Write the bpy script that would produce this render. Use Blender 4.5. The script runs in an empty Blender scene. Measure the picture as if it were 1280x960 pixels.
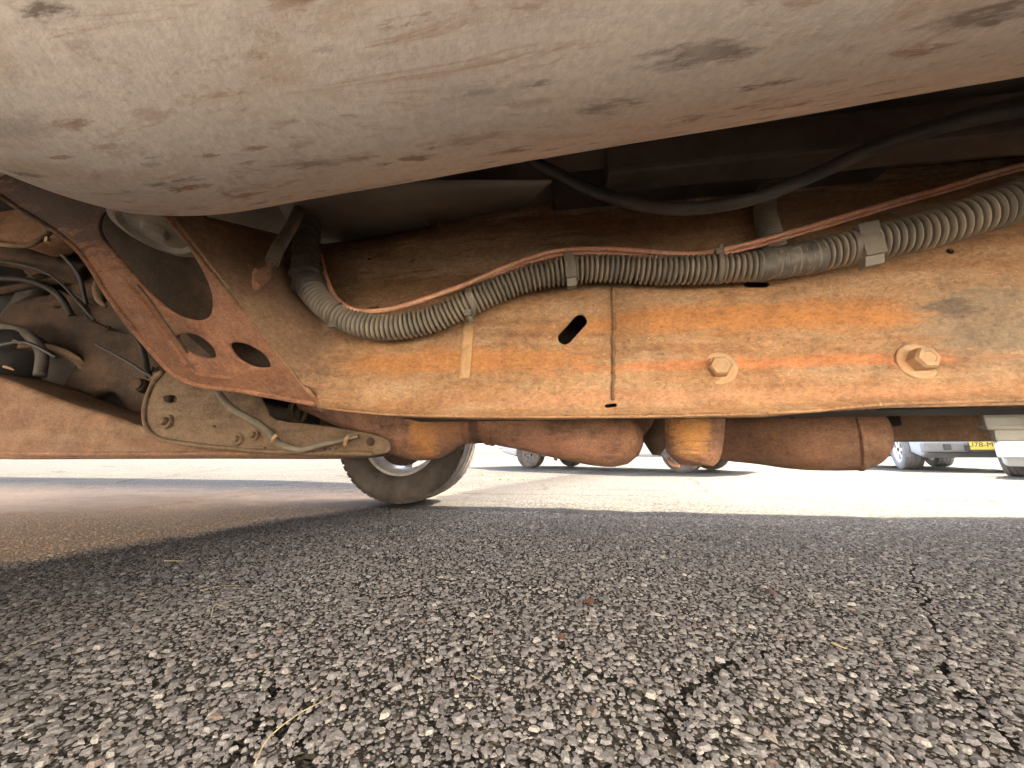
import bpy, bmesh, math, random
import numpy as np
from mathutils import Vector, Matrix
R = math.radians
random.seed(7); rng = np.random.default_rng(7)
S = bpy.context.scene
COL = S.collection
# ------------------------------------------------------------------ camera, sky, sun
CAM_H, YAW, PITCH, FPX = 0.27, R(8.0), R(10.7), 465.0
cd = bpy.data.cameras.new('camera'); cam = bpy.data.objects.new('camera', cd); COL.objects.link(cam)
cam.location = (0, 0, CAM_H); cam.rotation_euler = (math.pi/2+PITCH, 0, YAW)
cd.sensor_width = 36; cd.lens = FPX/1280*36; cd.clip_start = 0.01; cd.clip_end = 2000
S.camera = cam
SUN_TO = Vector((0.75, 0.62, 1.0)).normalized()
w = bpy.data.worlds.new('World'); S.world = w; w.use_nodes = True
nt = w.node_tree; bg = nt.nodes['Background']
sky = nt.nodes.new('ShaderNodeTexSky'); sky.sky_type = 'NISHITA'; sky.sun_disc = False
sky.sun_elevation = math.asin(SUN_TO.z); sky.sun_rotation = math.atan2(SUN_TO.x, SUN_TO.y)
sky.dust_density = 4.0; sky.air_density = 0.8; sky.ozone_density = 0.3
nt.links.new(sky.outputs[0], bg.inputs[0]); bg.inputs[1].default_value = 0.11
sl = bpy.data.lights.new('sun', 'SUN'); sun = bpy.data.objects.new('sun', sl); COL.objects.link(sun)
sl.energy = 3.6; sl.angle = R(0.5); sl.color = (1.0, 0.89, 0.70)
sun.rotation_euler = SUN_TO.to_track_quat('Z', 'Y').to_euler()
S.view_settings.view_transform = 'Standard'; S.view_settings.look = 'None'
S.view_settings.exposure = 3.88; S.view_settings.gamma = 1.0
S.cycles.max_bounces = 8; S.cycles.diffuse_bounces = 6
S.cycles.sample_clamp_indirect = 12

# ------------------------------------------------------------------ measuring helpers
CR = Vector((math.cos(YAW), math.sin(YAW), 0)); CF = Vector((-math.sin(YAW), math.cos(YAW), 0)); UP = Vector((0, 0, 1))
EYE = Vector((0, 0, CAM_H))
def ray(px, py):
    u = (px-640)/FPX; v = (480-py)/FPX
    return CR*u + CF*(math.cos(PITCH)-v*math.sin(PITCH)) + UP*(math.sin(PITCH)+v*math.cos(PITCH))
def at(px, py, Y):
    d = ray(px, py); return EYE + d*(Y/d.y)
def ground(px, py, z=0.0):
    d = ray(px, py); return EYE + d*((z-CAM_H)/d.z)
def onplane(px, py, p0, n):
    d = ray(px, py); return EYE + d*((p0-EYE).dot(n)/d.dot(n))
def cat(pts, n=8, closed=False):
    P = [np.array(p, float) for p in pts]; out = []; N = len(P)
    rngi = range(N) if closed else range(N-1)
    for i in rngi:
        if closed: a, b, c, d = P[i-1], P[i], P[(i+1) % N], P[(i+2) % N]
        else: a = P[i-1] if i else 2*P[0]-P[1]; b = P[i]; c = P[i+1]; d = P[i+2] if i+2 < N else 2*P[-1]-P[-2]
        for k in range(n):
            t = k/n
            out.append(0.5*((2*b)+(c-a)*t+(2*a-5*b+4*c-d)*t*t+(3*b-a-3*c+d)*t**3))
    if not closed: out.append(P[-1])
    return out

# ------------------------------------------------------------------ materials
def newmat(name):
    m = bpy.data.materials.new(name); m.use_nodes = True
    return m, m.node_tree, m.node_tree.nodes['Principled BSDF']
class G:
    def __init__(s, t): s.t = t
    def n(s, typ, **k):
        x = s.t.nodes.new(typ)
        for a, b in k.items(): setattr(x, a, b)
        return x
    def l(s, a, b): s.t.links.new(a, b)
    def coord(s, sc=(1,1,1), rot=(0,0,0), src='Object'):
        c = s.n('ShaderNodeTexCoord'); m = s.n('ShaderNodeMapping'); m.inputs['Scale'].default_value = sc
        m.inputs['Rotation'].default_value = rot
        s.l(c.outputs[src], m.inputs[0]); return m.outputs[0]
    def noise(s, vec, scale, detail=6, rough=0.6, dist=0.0):
        x = s.n('ShaderNodeTexNoise'); x.inputs['Scale'].default_value = scale; x.inputs['Detail'].default_value = detail
        x.inputs['Roughness'].default_value = rough; x.inputs['Distortion'].default_value = dist; s.l(vec, x.inputs['Vector']); return x.outputs['Fac']
    def ramp(s, fac, stops):
        r = s.n('ShaderNodeValToRGB'); e = r.color_ramp.elements
        while len(e) < len(stops): e.new(0.5)
        for i, (p, c) in enumerate(stops):
            e[i].position = p; e[i].color = (c, c, c, 1) if isinstance(c, (int, float)) else (*c, 1)
        s.l(fac, r.inputs[0]); return r.outputs[0]
    def mix(s, fac, a, b, mode='MIX'):
        x = s.n('ShaderNodeMix'); x.data_type = 'RGBA'; x.blend_type = mode
        if isinstance(fac, (int, float)): x.inputs[0].default_value = fac
        else: s.l(fac, x.inputs[0])
        for i, v in ((6, a), (7, b)):
            if isinstance(v, tuple): x.inputs[i].default_value = (*v, 1)
            else: s.l(v, x.inputs[i])
        return x.outputs[2]
    def math(s, op, a, b=0.0):
        x = s.n('ShaderNodeMath'); x.operation = op
        for i, v in ((0, a), (1, b)):
            if isinstance(v, (int, float)): x.inputs[i].default_value = v
            else: s.l(v, x.inputs[i])
        return x.outputs[0]
    def bump(s, h, dist, strength=1.0, prev=None):
        b = s.n('ShaderNodeBump'); b.inputs['Strength'].default_value = strength; b.inputs['Distance'].default_value = dist
        s.l(h, b.inputs['Height'])
        if prev: s.l(prev, b.inputs['Normal'])
        return b.outputs[0]

def rust(name, dark, mid, bright, dust=(0.30, 0.21, 0.13), streak=0.5, dustamt=0.4, scale=6.0, rough=0.85, metal=0.0, bump=0.0012, spots=0.5, stain_and_light=None):
    m, t, p = newmat(name); g = G(t)
    v = g.coord(); vs = g.coord((0.35, 1, 5.0))
    a = g.noise(v, scale, 8, 0.7); b = g.noise(vs, scale*1.0, 6, 0.65, 0.3); c = g.noise(v, scale*16, 5, 0.7)
    f = g.math('ADD', g.math('MULTIPLY', a, 1-streak), g.math('MULTIPLY', b, streak))
    f = g.math('ADD', g.math('MULTIPLY', f, 0.82), g.math('MULTIPLY', c, 0.18))
    col = g.ramp(f, [(0.36, dark), (0.5, mid), (0.64, bright)])
    d = g.noise(g.coord((0.5, 1, 2.6), (0, 0.05, 0)), scale*2.2, 7, 0.7)
    dm = g.ramp(d, [(0.45, 0.0), (0.68, dustamt)])
    col = g.mix(dm, col, dust)
    sp = g.ramp(g.noise(v, scale*28, 4, 0.6), [(0.60, 0.0), (0.72, spots)])
    col = g.mix(sp, col, tuple(x*0.35 for x in dark))
    s2 = g.ramp(g.noise(v, scale*40, 3, 0.55), [(0.64, 0.0), (0.74, spots*0.8)])
    col = g.mix(s2, col, tuple(min(1, x*1.7) for x in dust))
    if stain_and_light:
        for (c0, ra, cc, am) in stain_and_light:
            s_ = g.n('ShaderNodeTexCoord'); mp = g.n('ShaderNodeMapping'); mp.vector_type = 'TEXTURE'
            mp.inputs['Location'].default_value = c0; mp.inputs['Scale'].default_value = ra; g.l(s_.outputs['Object'], mp.inputs[0])
            gr = g.n('ShaderNodeTexGradient'); gr.gradient_type = 'SPHERICAL'; g.l(mp.outputs[0], gr.inputs[0])
            nn = g.noise(g.coord((0.35, 1, 2.6)), 34, 9, 0.82)
            k = g.ramp(g.math('ADD', gr.outputs['Fac'], g.math('MULTIPLY', g.math('SUBTRACT', nn, 0.5), 2.4)), [(0.22, 0.0), (0.55, am)])
            col = g.mix(k, col, cc)
    fine = g.noise(g.coord((0.7, 1, 1.3)), scale*30, 9, 0.82, 0.8)
    col = g.mix(1.0, col, g.ramp(fine, [(0.36, 0.62), (0.5, 0.98), (0.63, 1.34)]), 'MULTIPLY')
    blot = g.noise(v, scale*3.5, 7, 0.75, 1.0)
    col = g.mix(1.0, col, g.ramp(blot, [(0.35, 0.80), (0.5, 1.0), (0.66, 1.14)]), 'MULTIPLY')
    g.l(col, p.inputs['Base Color']); p.inputs['Roughness'].default_value = rough; p.inputs['Metallic'].default_value = metal
    h = g.math('ADD', g.noise(v, scale*22, 7, 0.75), g.math('MULTIPLY', a, 1.5))
    g.l(g.bump(h, bump*1.5, 1.0), p.inputs['Normal'])
    return m
def plain(name, c, rough=0.6, metal=0.0, var=0.25, scale=20, bump=0.0005, dust=None, trans=0.0):
    m, t, p = newmat(name); g = G(t); v = g.coord()
    f = g.noise(v, scale, 6, 0.7)
    col = g.ramp(f, [(0.3, tuple(x*(1-var) for x in c)), (0.7, tuple(min(1, x*(1+var)) for x in c))])
    if dust: col = g.mix(g.ramp(g.noise(v, scale*0.6, 6, 0.7, 0.4), [(0.42, 0.0), (0.65, dust[1])]), col, dust[0])
    g.l(col, p.inputs['Base Color']); p.inputs['Roughness'].default_value = rough; p.inputs['Metallic'].default_value = metal
    if trans: p.inputs['Transmission Weight'].default_value = trans; p.inputs['IOR'].default_value = 1.45
    if bump: g.l(g.bump(g.noise(v, scale*5, 5, 0.7), bump), p.inputs['Normal'])
    return m

BASE = Vector((1.2, 1.12, 0.0))
def rel(px, py, Y):
    q = at(px, py, Y)-BASE; return tuple(q)
M = {}
M['rail'] = rust('rail_rust', (0.165, 0.080, 0.036), (0.275, 0.142, 0.063), (0.355, 0.205, 0.10), dust=(0.335, 0.23, 0.135), streak=0.72, dustamt=0.75, scale=5, stain_and_light=[
    (rel(940, 215, 0.66), (1.0, 0.35, 0.10), (0.55, 0.385, 0.235), 0.9), (rel(560, 320, 0.65), (0.42, 0.4, 0.07), (0.52, 0.365, 0.225), 0.9),  # upper face: tan dust, its colour lightened to stand in for light
    (rel(1130, 398, 0.6), (0.30, 0.2, 0.026), (0.37, 0.155, 0.045), 0.8),
    (rel(930, 398, 0.6), (0.42, 0.2, 0.034), (0.37, 0.155, 0.045), 0.85), (rel(960, 455, 0.6), (0.5, 0.2, 0.014), (0.40, 0.15, 0.055), 0.8),
    (rel(560, 452, 0.6), (0.34, 0.2, 0.034), (0.37, 0.155, 0.045), 0.8), (rel(900, 495, 0.6), (0.7, 0.2, 0.016), (0.34, 0.165, 0.085), 0.6),
    (rel(1240, 400, 0.6), (0.17, 0.2, 0.085), (0.20, 0.15, 0.10), 0.85), (rel(1185, 385, 0.6), (0.055, 0.2, 0.022), (0.12, 0.088, 0.06), 0.85),
    (rel(318, 390, 0.52), (0.20, 0.3, 0.30), (0.20, 0.12, 0.07), 1.0)])
M['rail_dark'] = rust('mount_rust', (0.13, 0.062, 0.032), (0.20, 0.10, 0.05), (0.29, 0.15, 0.075), dust=(0.30, 0.22, 0.15), streak=0.1, dustamt=0.4, scale=8)
M['bracket'] = rust('bracket_rust', (0.17, 0.072, 0.038), (0.27, 0.12, 0.065), (0.38, 0.18, 0.10), dust=(0.33, 0.20, 0.13), streak=0.1, dustamt=0.4, scale=8, spots=0.35, stain_and_light=[(rel(100, 245, .40), (.26, .3, .10), (0.085, 0.045, 0.032), .9), (rel(60, 225, .38), (.2, .3, .08), (0.07, 0.04, 0.03), .8)])
M['exhaust'] = rust('exhaust_rust_bounce', (0.12, 0.055, 0.034), (0.27, 0.13, 0.075), (0.46, 0.23, 0.12), dust=(0.36, 0.21, 0.135), streak=0.0, dustamt=0.6, scale=9, rough=0.7, bump=0.0028, spots=0.8, stain_and_light=[
    (rel(528, 535, .86), (0.05, 0.14, 0.16), (0.52, 0.23, 0.075), .9), (rel(560, 530, .87), (0.09, 0.12, 0.06), (0.40, 0.18, 0.08), 0.7),  # orange on the converter: rust plus bounced ground light painted in
    (rel(864, 541, .80), (0.062, 0.10, 0.068), (0.62, 0.29, 0.085), .9), (rel(590, 540, .88), (0.02, 0.1, 0.12), (0.10, 0.05, 0.035), 0.9), (rel(690, 560, .88), (0.2, 0.1, 0.045), (0.45, 0.21, 0.13), 0.7)])  # first spot, orange on the can: real rust with painted bounce light
M['muffler'] = rust('muffler_rust', (0.15, 0.078, 0.046), (0.27, 0.135, 0.078), (0.38, 0.185, 0.10), dust=(0.32, 0.22, 0.15), streak=0.0, dustamt=0.5, scale=7, rough=0.75, bump=0.0025, spots=0.4)
M['arm'] = rust('arm_rust', (0.13, 0.065, 0.036), (0.20, 0.105, 0.057), (0.27, 0.15, 0.082), dust=(0.24, 0.17, 0.11), streak=0.2, dustamt=0.5, scale=7)
M['skid'] = rust('skid_dirt', (0.085, 0.052, 0.03), (0.145, 0.09, 0.052), (0.21, 0.135, 0.08), dust=(0.23, 0.165, 0.105), streak=0.1, dustamt=0.6, scale=8)
M['susp'] = rust('suspension_rust', (0.026, 0.016, 0.011), (0.055, 0.031, 0.018), (0.105, 0.056, 0.029), dust=(0.095, 0.066, 0.042), streak=0.0, dustamt=0.4, scale=9)
M['dark'] = plain('dark_underbody', (0.085, 0.072, 0.064), 0.75, var=0.4, dust=((0.09, 0.07, 0.055), 0.5))
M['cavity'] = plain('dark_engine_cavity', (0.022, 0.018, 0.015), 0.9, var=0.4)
M['floor'] = plain('floor_pan_paint', (0.22, 0.20, 0.18), 0.6, var=0.2, scale=8, dust=((0.17, 0.14, 0.11), 0.5))
M['rubber'] = plain('hose_rubber', (0.035, 0.035, 0.037), 0.55, var=0.2, dust=((0.10, 0.085, 0.07), 0.4))
M['boot'] = plain('boot_rubber', (0.016, 0.015, 0.015), 0.6, var=0.3, dust=((0.07, 0.05, 0.035), 0.4))
M['conduit'] = plain('conduit_plastic', (0.13, 0.108, 0.082), 0.65, var=0.25, scale=30, bump=0.0006, dust=((0.24, 0.185, 0.125), 0.7))
def groove_mat():
    m = plain('conduit_plastic', (0.17, 0.145, 0.112), 0.65, var=0.25, scale=30, bump=0.0004, dust=((0.29, 0.23, 0.16), 0.7)); g = G(m.node_tree)
    p = m.node_tree.nodes['Principled BSDF']; src = p.inputs['Base Color'].links[0].from_socket
    a = g.n('ShaderNodeAttribute'); a.attribute_name = 'groove'
    g.l(g.mix(1.0, src, g.ramp(a.outputs['Fac'], [(0.05, 0.22), (0.6, 1.0)]), 'MULTIPLY'), p.inputs['Base Color']); return m
M['ridged'] = groove_mat()
M['tape'] = plain('tape', (0.075, 0.068, 0.06), 0.45, var=0.35, scale=45, bump=0.0015, dust=((0.2, 0.155, 0.105), 0.5))
M['clip'] = plain('clip_plastic', (0.12, 0.105, 0.085), 0.6, var=0.2, dust=((0.22, 0.17, 0.12), 0.5))
M['copper'] = rust('copper_line', (0.36, 0.15, 0.085), (0.50, 0.23, 0.14), (0.62, 0.32, 0.20), dust=(0.45, 0.33, 0.22), streak=0.0, dustamt=0.6, scale=14, rough=0.5, bump=0.0002, spots=0.5)
M['bolt'] = plain('bolt_metal', (0.33, 0.22, 0.125), 0.65, metal=0.1, var=0.3, scale=40, dust=((0.5, 0.24, 0.10), 0.5), bump=0.001)
M['weld'] = rust('weld_rust', (0.12, 0.07, 0.04), (0.22, 0.12, 0.06), (0.36, 0.2, 0.09), streak=0.0, scale=25, dustamt=0.3, bump=0.002)
M['sticker'] = plain('faded_paint_band', (0.38, 0.245, 0.13), 0.85, var=0.35, scale=70, bump=0.0006, dust=((0.42, 0.2, 0.07), 0.6))
M['chrome'] = plain('bright_steel', (0.6, 0.58, 0.54), 0.25, metal=1.0, var=0.1)
M['mount'] = plain('dusty_rubber', (0.27, 0.235, 0.195), 0.8, var=0.35, scale=25, bump=0.001, dust=((0.33, 0.25, 0.17), 0.5))
M['grey'] = plain('grey_plastic', (0.21, 0.205, 0.185), 0.55, var=0.12, scale=10, dust=((0.25, 0.22, 0.17), 0.5))
M['white'] = plain('white_paint', (0.75, 0.75, 0.73), 0.3, var=0.05, scale=3, bump=0)
M['glass'] = plain('tinted_glass', (0.02, 0.025, 0.03), 0.05, var=0.0, bump=0)
M['lamp'] = plain('lamp_lens', (0.55, 0.55, 0.55), 0.1, var=0.05, bump=0)
M['redlamp'] = plain('red_lens', (0.45, 0.02, 0.02), 0.15, var=0.05, bump=0)
M['tyre'] = plain('tyre_rubber', (0.050, 0.040, 0.033), 0.8, var=0.3, scale=14, bump=0.001, dust=((0.13, 0.105, 0.085), 0.6))
M['tyre_far'] = plain('dusty_glare_tyre', (0.20, 0.195, 0.19), 0.8, var=0.3, scale=14, bump=0.001, dust=((0.2, 0.17, 0.14), 0.6))  # dusty rubber, colour lightened to paint the glare over distant tyres
M['rim'] = plain('alloy', (0.6, 0.6, 0.6), 0.35, metal=0.6, var=0.15, scale=10, dust=((0.3, 0.25, 0.2), 0.5))
M['dustyrim'] = plain('dusty_steel_rim', (0.42, 0.40, 0.37), 0.5, metal=0.3, var=0.25, scale=10, dust=((0.2, 0.15, 0.11), 0.6))
M['concrete'] = plain('concrete', (0.33, 0.31, 0.28), 0.9, var=0.15, scale=5)
M['silver'] = plain('silver_paint', (0.45, 0.46, 0.47), 0.3, metal=0.3, var=0.05, scale=3, bump=0)
# dirty off white underside paint
def paint_under():
    m, t, p = newmat('dirty_underbody_paint'); g = G(t)
    v = g.coord()
    a = g.noise(v, 5, 8, 0.65)
    col = g.ramp(a, [(0.3, (0.62, 0.56, 0.525)), (0.55, (0.74, 0.665, 0.605)), (0.75, (0.81, 0.73, 0.63))])
    b = g.noise(g.coord((1, 2.4, 1), (0, 0, R(12))), 7, 8, 0.72, 0.6)
    col = g.mix(g.ramp(b, [(0.50, 0.0), (0.68, 0.55)]), col, (0.52, 0.36, 0.23))
    for seed, scl, thr, amt in ((0.0, 9.5, 0.55, .30), (3.7, 14.0, 0.28, .85), (8.1, 24.0, 0.36, 0.9), (5.3, 44.0, 0.55, 0.8)):
        sv = g.n('ShaderNodeVectorMath'); sv.operation = 'ADD'; g.l(g.coord((0.62, 2.6, 1), (0, 0, R(-14))), sv.inputs[0]); sv.inputs[1].default_value = (seed, seed*1.3, 0)
        nz = g.n('ShaderNodeTexNoise'); nz.inputs['Scale'].default_value = scl*3; nz.inputs['Detail'].default_value = 7; nz.inputs['Roughness'].default_value = 0.75; g.l(sv.outputs[0], nz.inputs['Vector'])
        sc = g.n('ShaderNodeVectorMath'); sc.operation = 'SCALE'; sc.inputs['Scale'].default_value = 1.1/scl; g.l(nz.outputs['Color'], sc.inputs[0])
        wv = g.n('ShaderNodeVectorMath'); wv.operation = 'ADD'; g.l(sv.outputs[0], wv.inputs[0]); g.l(sc.outputs[0], wv.inputs[1])
        vo = g.n('ShaderNodeTexVoronoi'); vo.inputs['Scale'].default_value = scl; g.l(wv.outputs[0], vo.inputs['Vector'])
        sep = g.n('ShaderNodeSeparateColor'); g.l(vo.outputs['Color'], sep.inputs[0])
        pick = g.ramp(sep.outputs[0], [(thr, 0.0), (thr+.35, amt)])
        k = g.math('MULTIPLY', g.ramp(vo.outputs['Distance'], [(0.16, 1.0), (0.31, 0.0)]), pick)
        k = g.math('MULTIPLY', k, g.ramp(g.noise(v, 5+seed, 4, 0.6), [(0.40, 0.35), (0.54, 1.0)]))
        cc = g.mix(g.ramp(sep.outputs[1], [(0.35, 0.0), (0.5, 1.0)]), (0.21, 0.165, 0.145), (0.32, 0.15, 0.08))
        col = g.mix(k, col, cc)
    sm = g.noise(g.coord((0.8, 3.0, 1), (0, 0, R(-6))), 9, 9, 0.8, 0.9)
    col = g.mix(g.math('MULTIPLY', g.ramp(sm, [(0.56, 0.0), (0.66, 0.75)]), g.ramp(g.noise(v, 3.0, 3, 0.5), [(0.45, 0.15), (0.6, 1.0)])), col, (0.42, 0.24, 0.13))
    # rust flecks
    r1 = g.noise(g.coord((1, 2, 1)), 28, 6, 0.75, 0.5)
    gate2 = g.ramp(g.noise(v, 4.2, 5, 0.65), [(0.50, 0.0), (0.62, 0.85)])
    k2 = g.math('MULTIPLY', g.ramp(r1, [(0.56, 0.0), (0.66, 1.0)]), gate2)
    col = g.mix(k2, col, (0.27, 0.13, 0.065))
    f = g.noise(v, 190, 3, 0.6); col = g.mix(g.ramp(f, [(0.35, 0.18), (0.65, 0.0)]), col, (0.12, 0.09, 0.07))
    g.l(col, p.inputs['Base Color']); p.inputs['Roughness'].default_value = 0.62
    h = g.math('ADD', g.noise(v, 260, 4, 0.7), g.math('MULTIPLY', a, 3.0))
    g.l(g.bump(h, 0.0005, 0.6), p.inputs['Normal'])
    return m
M['under'] = paint_under()

# ------------------------------------------------------------------ modelling helpers
TRUCK = None
def link(name, me, parent=None, base=None):
    o = bpy.data.objects.new(name, me); COL.objects.link(o)
    if parent is not None: o.parent = parent
    return o
def mesh(name, verts, faces, mat, parent=None, smooth=True, base=None, label=None):
    base = BASE if (base is None and parent is not None) else (base or Vector((0, 0, 0)))
    me = bpy.data.meshes.new(name); me.from_pydata([tuple(Vector(v)-base) for v in verts], [], faces)
    me.materials.append(mat); me.update()
    if smooth: me.polygons.foreach_set('use_smooth', [True]*len(me.polygons))
    o = link(name, me, parent)
    if label: o['label'] = label
    return o
def modded(o, mods):
    """apply modifiers (type, dict) to o through the depsgraph"""
    for ty, kw in mods:
        md = o.modifiers.new(ty, ty)
        for a, b in kw.items(): setattr(md, a, b)
    dg = bpy.context.evaluated_depsgraph_get(); dg.update()
    me = bpy.data.meshes.new_from_object(o.evaluated_get(dg)); old = o.data
    o.modifiers.clear(); o.data = me; me.name = o.name
    return o
def grid(name, rows, mat, parent=None, closed=False, base=None, label=None, thick=0, sub=0):
    n = len(rows[0]); V = [p for r in rows for p in r]; F = []
    for i in range(len(rows)-1):
        for j in range(n if closed else n-1):
            k = (j+1) % n; F.append((i*n+j, i*n+k, (i+1)*n+k, (i+1)*n+j))
    o = mesh(name, V, F, mat, parent, True, base, label)
    mods = []
    if sub: mods.append(('SUBSURF', dict(levels=sub, render_levels=sub)))
    if thick: mods.append(('SOLIDIFY', dict(thickness=thick, offset=0)))
    if mods: modded(o, mods)
    return o
def tube(name, pts, rad, mat, parent=None, seg=16, cap=True, n=8, smooth_path=True, ridge=None, base=None, label=None, squash=1.0):
    P = cat(pts, n) if smooth_path else [np.array(p, float) for p in pts]
    P = np.array(P)
    L = np.concatenate([[0], np.cumsum(np.linalg.norm(np.diff(P, axis=0), axis=1))])
    if ridge:
        pitch, depth = ridge; m = max(8, int(L[-1]/pitch*6)); s = np.linspace(0, L[-1], m)
        P = np.stack([np.interp(s, L, P[:, k]) for k in range(3)], 1); L0 = L; L = s
    t = L/L[-1]
    if callable(rad): rr = np.array([rad(x) for x in t])
    elif isinstance(rad, (list, tuple)): rr = np.interp(t, np.linspace(0, 1, len(rad)), rad)
    else: rr = np.full(len(t), float(rad))
    if ridge:
        ph = (L/pitch) % 1.0
        prof = np.clip(1.35*np.sin(ph*2*np.pi), -1, 1)
        jit = 1+0.012*np.sin(L*37)+0.01*np.sin(L*91+1)
        rr = rr*jit + depth*0.5*prof
    T = np.gradient(P, axis=0); T /= np.linalg.norm(T, axis=1)[:, None]
    a = np.array([0, 0, 1.0]) if abs(T[0][2]) < 0.9 else np.array([1.0, 0, 0])
    N = np.cross(T[0], a); N /= np.linalg.norm(N); rows = []
    for i in range(len(P)):
        N = N-T[i]*np.dot(N, T[i]); N /= np.linalg.norm(N); B = np.cross(T[i], N)
        rows.append([tuple(P[i]+rr[i]*(math.cos(q)*N+math.sin(q)*B*squash)) for q in np.linspace(0, 2*math.pi, seg, endpoint=False)])
    V = [p for r in rows for p in r]; F = []
    for i in range(len(rows)-1):
        for j in range(seg):
            k = (j+1) % seg; F.append((i*seg+j, i*seg+k, (i+1)*seg+k, (i+1)*seg+j))
    if cap:
        V += [tuple(P[0]), tuple(P[-1])]; c0, c1 = len(V)-2, len(V)-1; e = (len(rows)-1)*seg
        for j in range(seg): F.append((c0, (j+1) % seg, j)); F.append((c1, e+j, e+(j+1) % seg))
    o = mesh(name, V, F, mat, parent, True, base, label)
    if ridge:
        ca = o.data.color_attributes.new('groove', 'FLOAT_COLOR', 'POINT'); gv = np.ones(len(V)); gv[:len(rows)*seg] = np.repeat(prof*.5+.5, seg)
        ca.data.foreach_set('color', np.stack([gv, gv, gv, np.ones(len(V))], 1).ravel())
    return o
def plate(name, p0, e1, e2, outline, mat, parent=None, holes=(), th=0.004, bevel=0.001, base=None, label=None, smooth=False, res=1):
    """outline / holes: 2-D points in the (e1,e2) frame at p0"""
    cu = bpy.data.curves.new(name, 'CURVE'); cu.dimensions = '2D'; cu.fill_mode = 'BOTH'
    cu.extrude = max(th/2-bevel, 1e-5); cu.bevel_depth = bevel; cu.bevel_resolution = res
    for loop in [outline, *holes]:
        s = cu.splines.new('POLY'); s.points.add(len(loop)-1); s.use_cyclic_u = True
        for i, (x, y) in enumerate(loop): s.points[i].co = (x, y, 0, 1)
    tmp = bpy.data.objects.new('tmp', cu); COL.objects.link(tmp)
    dg = bpy.context.evaluated_depsgraph_get(); me = bpy.data.meshes.new_from_object(tmp.evaluated_get(dg))
    bpy.data.objects.remove(tmp); bpy.data.curves.remove(cu)
    n = e1.cross(e2).normalized()
    base = BASE if (base is None and parent is not None) else (base or Vector((0, 0, 0)))
    mt = Matrix((( e1.x, e2.x, n.x, p0.x-base.x), (e1.y, e2.y, n.y, p0.y-base.y), (e1.z, e2.z, n.z, p0.z-base.z), (0, 0, 0, 1)))
    me.transform(mt); me.name = name; me.materials.clear(); me.materials.append(mat)
    bm = bmesh.new(); bm.from_mesh(me); bmesh.ops.remove_doubles(bm, verts=bm.verts, dist=1e-5)
    bmesh.ops.recalc_face_normals(bm, faces=bm.faces); bm.to_mesh(me); bm.free()
    o = link(name, me, parent)
    if smooth:
        me.polygons.foreach_set('use_smooth', [True]*len(me.polygons))
        me.set_sharp_from_angle(angle=R(50))
    if label: o['label'] = label
    return o
def pxplate(name, pts3, outline, mat, parent=None, holes=(), th=0.004, bevel=0.001, label=None, smooth=True, curved=0):
    """plate on the plane through three points; outline given as sight lines onto that plane"""
    a, b, c = pts3; e1 = (b-a).normalized(); n = e1.cross(c-a).normalized(); e2 = n.cross(e1)
    def loc(L, k):
        q = [onplane(x, y, a, n) for x, y in L]; q = [((v-a).dot(e1), (v-a).dot(e2)) for v in q]
        return [tuple(z) for z in cat(q, k, True)] if k else q
    return plate(name, a, e1, e2, loc(outline, curved), mat, parent, [loc(h, 5) for h in holes], th, bevel, None, label, smooth)
def yplate(name, Y, outline, mat, parent=None, **k):
    a = at(640, 480, Y); return pxplate(name, (a, a+Vector((1, 0, 0)), a+Vector((0, 0, 1))), outline, mat, parent, **k)
def box(name, lo, hi, mat, parent=None, bev=0.004, base=None, label=None, segs=2):
    bm = bmesh.new(); bmesh.ops.create_cube(bm, size=1)
    base = BASE if (base is None and parent is not None) else (base or Vector((0, 0, 0)))
    lo = Vector(lo); hi = Vector(hi)
    for v in bm.verts: v.co = Vector((lo[i]+(v.co[i]+0.5)*(hi[i]-lo[i]) for i in range(3)))-base
    if bev: bmesh.ops.bevel(bm, geom=bm.edges[:], offset=bev, segments=segs, affect='EDGES', profile=0.6)
    me = bpy.data.meshes.new(name); bm.to_mesh(me); bm.free(); me.materials.append(mat)
    o = link(name, me, parent)
    if label: o['label'] = label
    return o
def lathe(name, prof, center, axis, mat, parent=None, seg=40, base=None, label=None, smooth=True):
    """prof: (along axis, radius)"""
    axis = Vector(axis).normalized(); a = Vector((0, 0, 1)) if abs(axis.z) < .9 else Vector((1, 0, 0))
    u = axis.cross(a).normalized(); v = axis.cross(u); c = Vector(center)
    rows = [[c+axis*s+(u*math.cos(q)+v*math.sin(q))*r for q in np.linspace(0, 2*math.pi, seg, endpoint=False)] for s, r in prof]
    o = grid(name, rows, mat, parent, True, base, label)
    if smooth: o.data.set_sharp_from_angle(angle=R(40))
    return o
def thing(name, loc, label, category, group=None, rz=0):
    o = bpy.data.objects.new(name, None); COL.objects.link(o); o.location = loc; o.rotation_euler = (0, 0, rz)
    o['label'] = label; o['category'] = category; o.empty_display_size = 0.2
    if group: o['group'] = group
    return o
def children(o): return [c for c in bpy.data.objects if c.parent == o]

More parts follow.
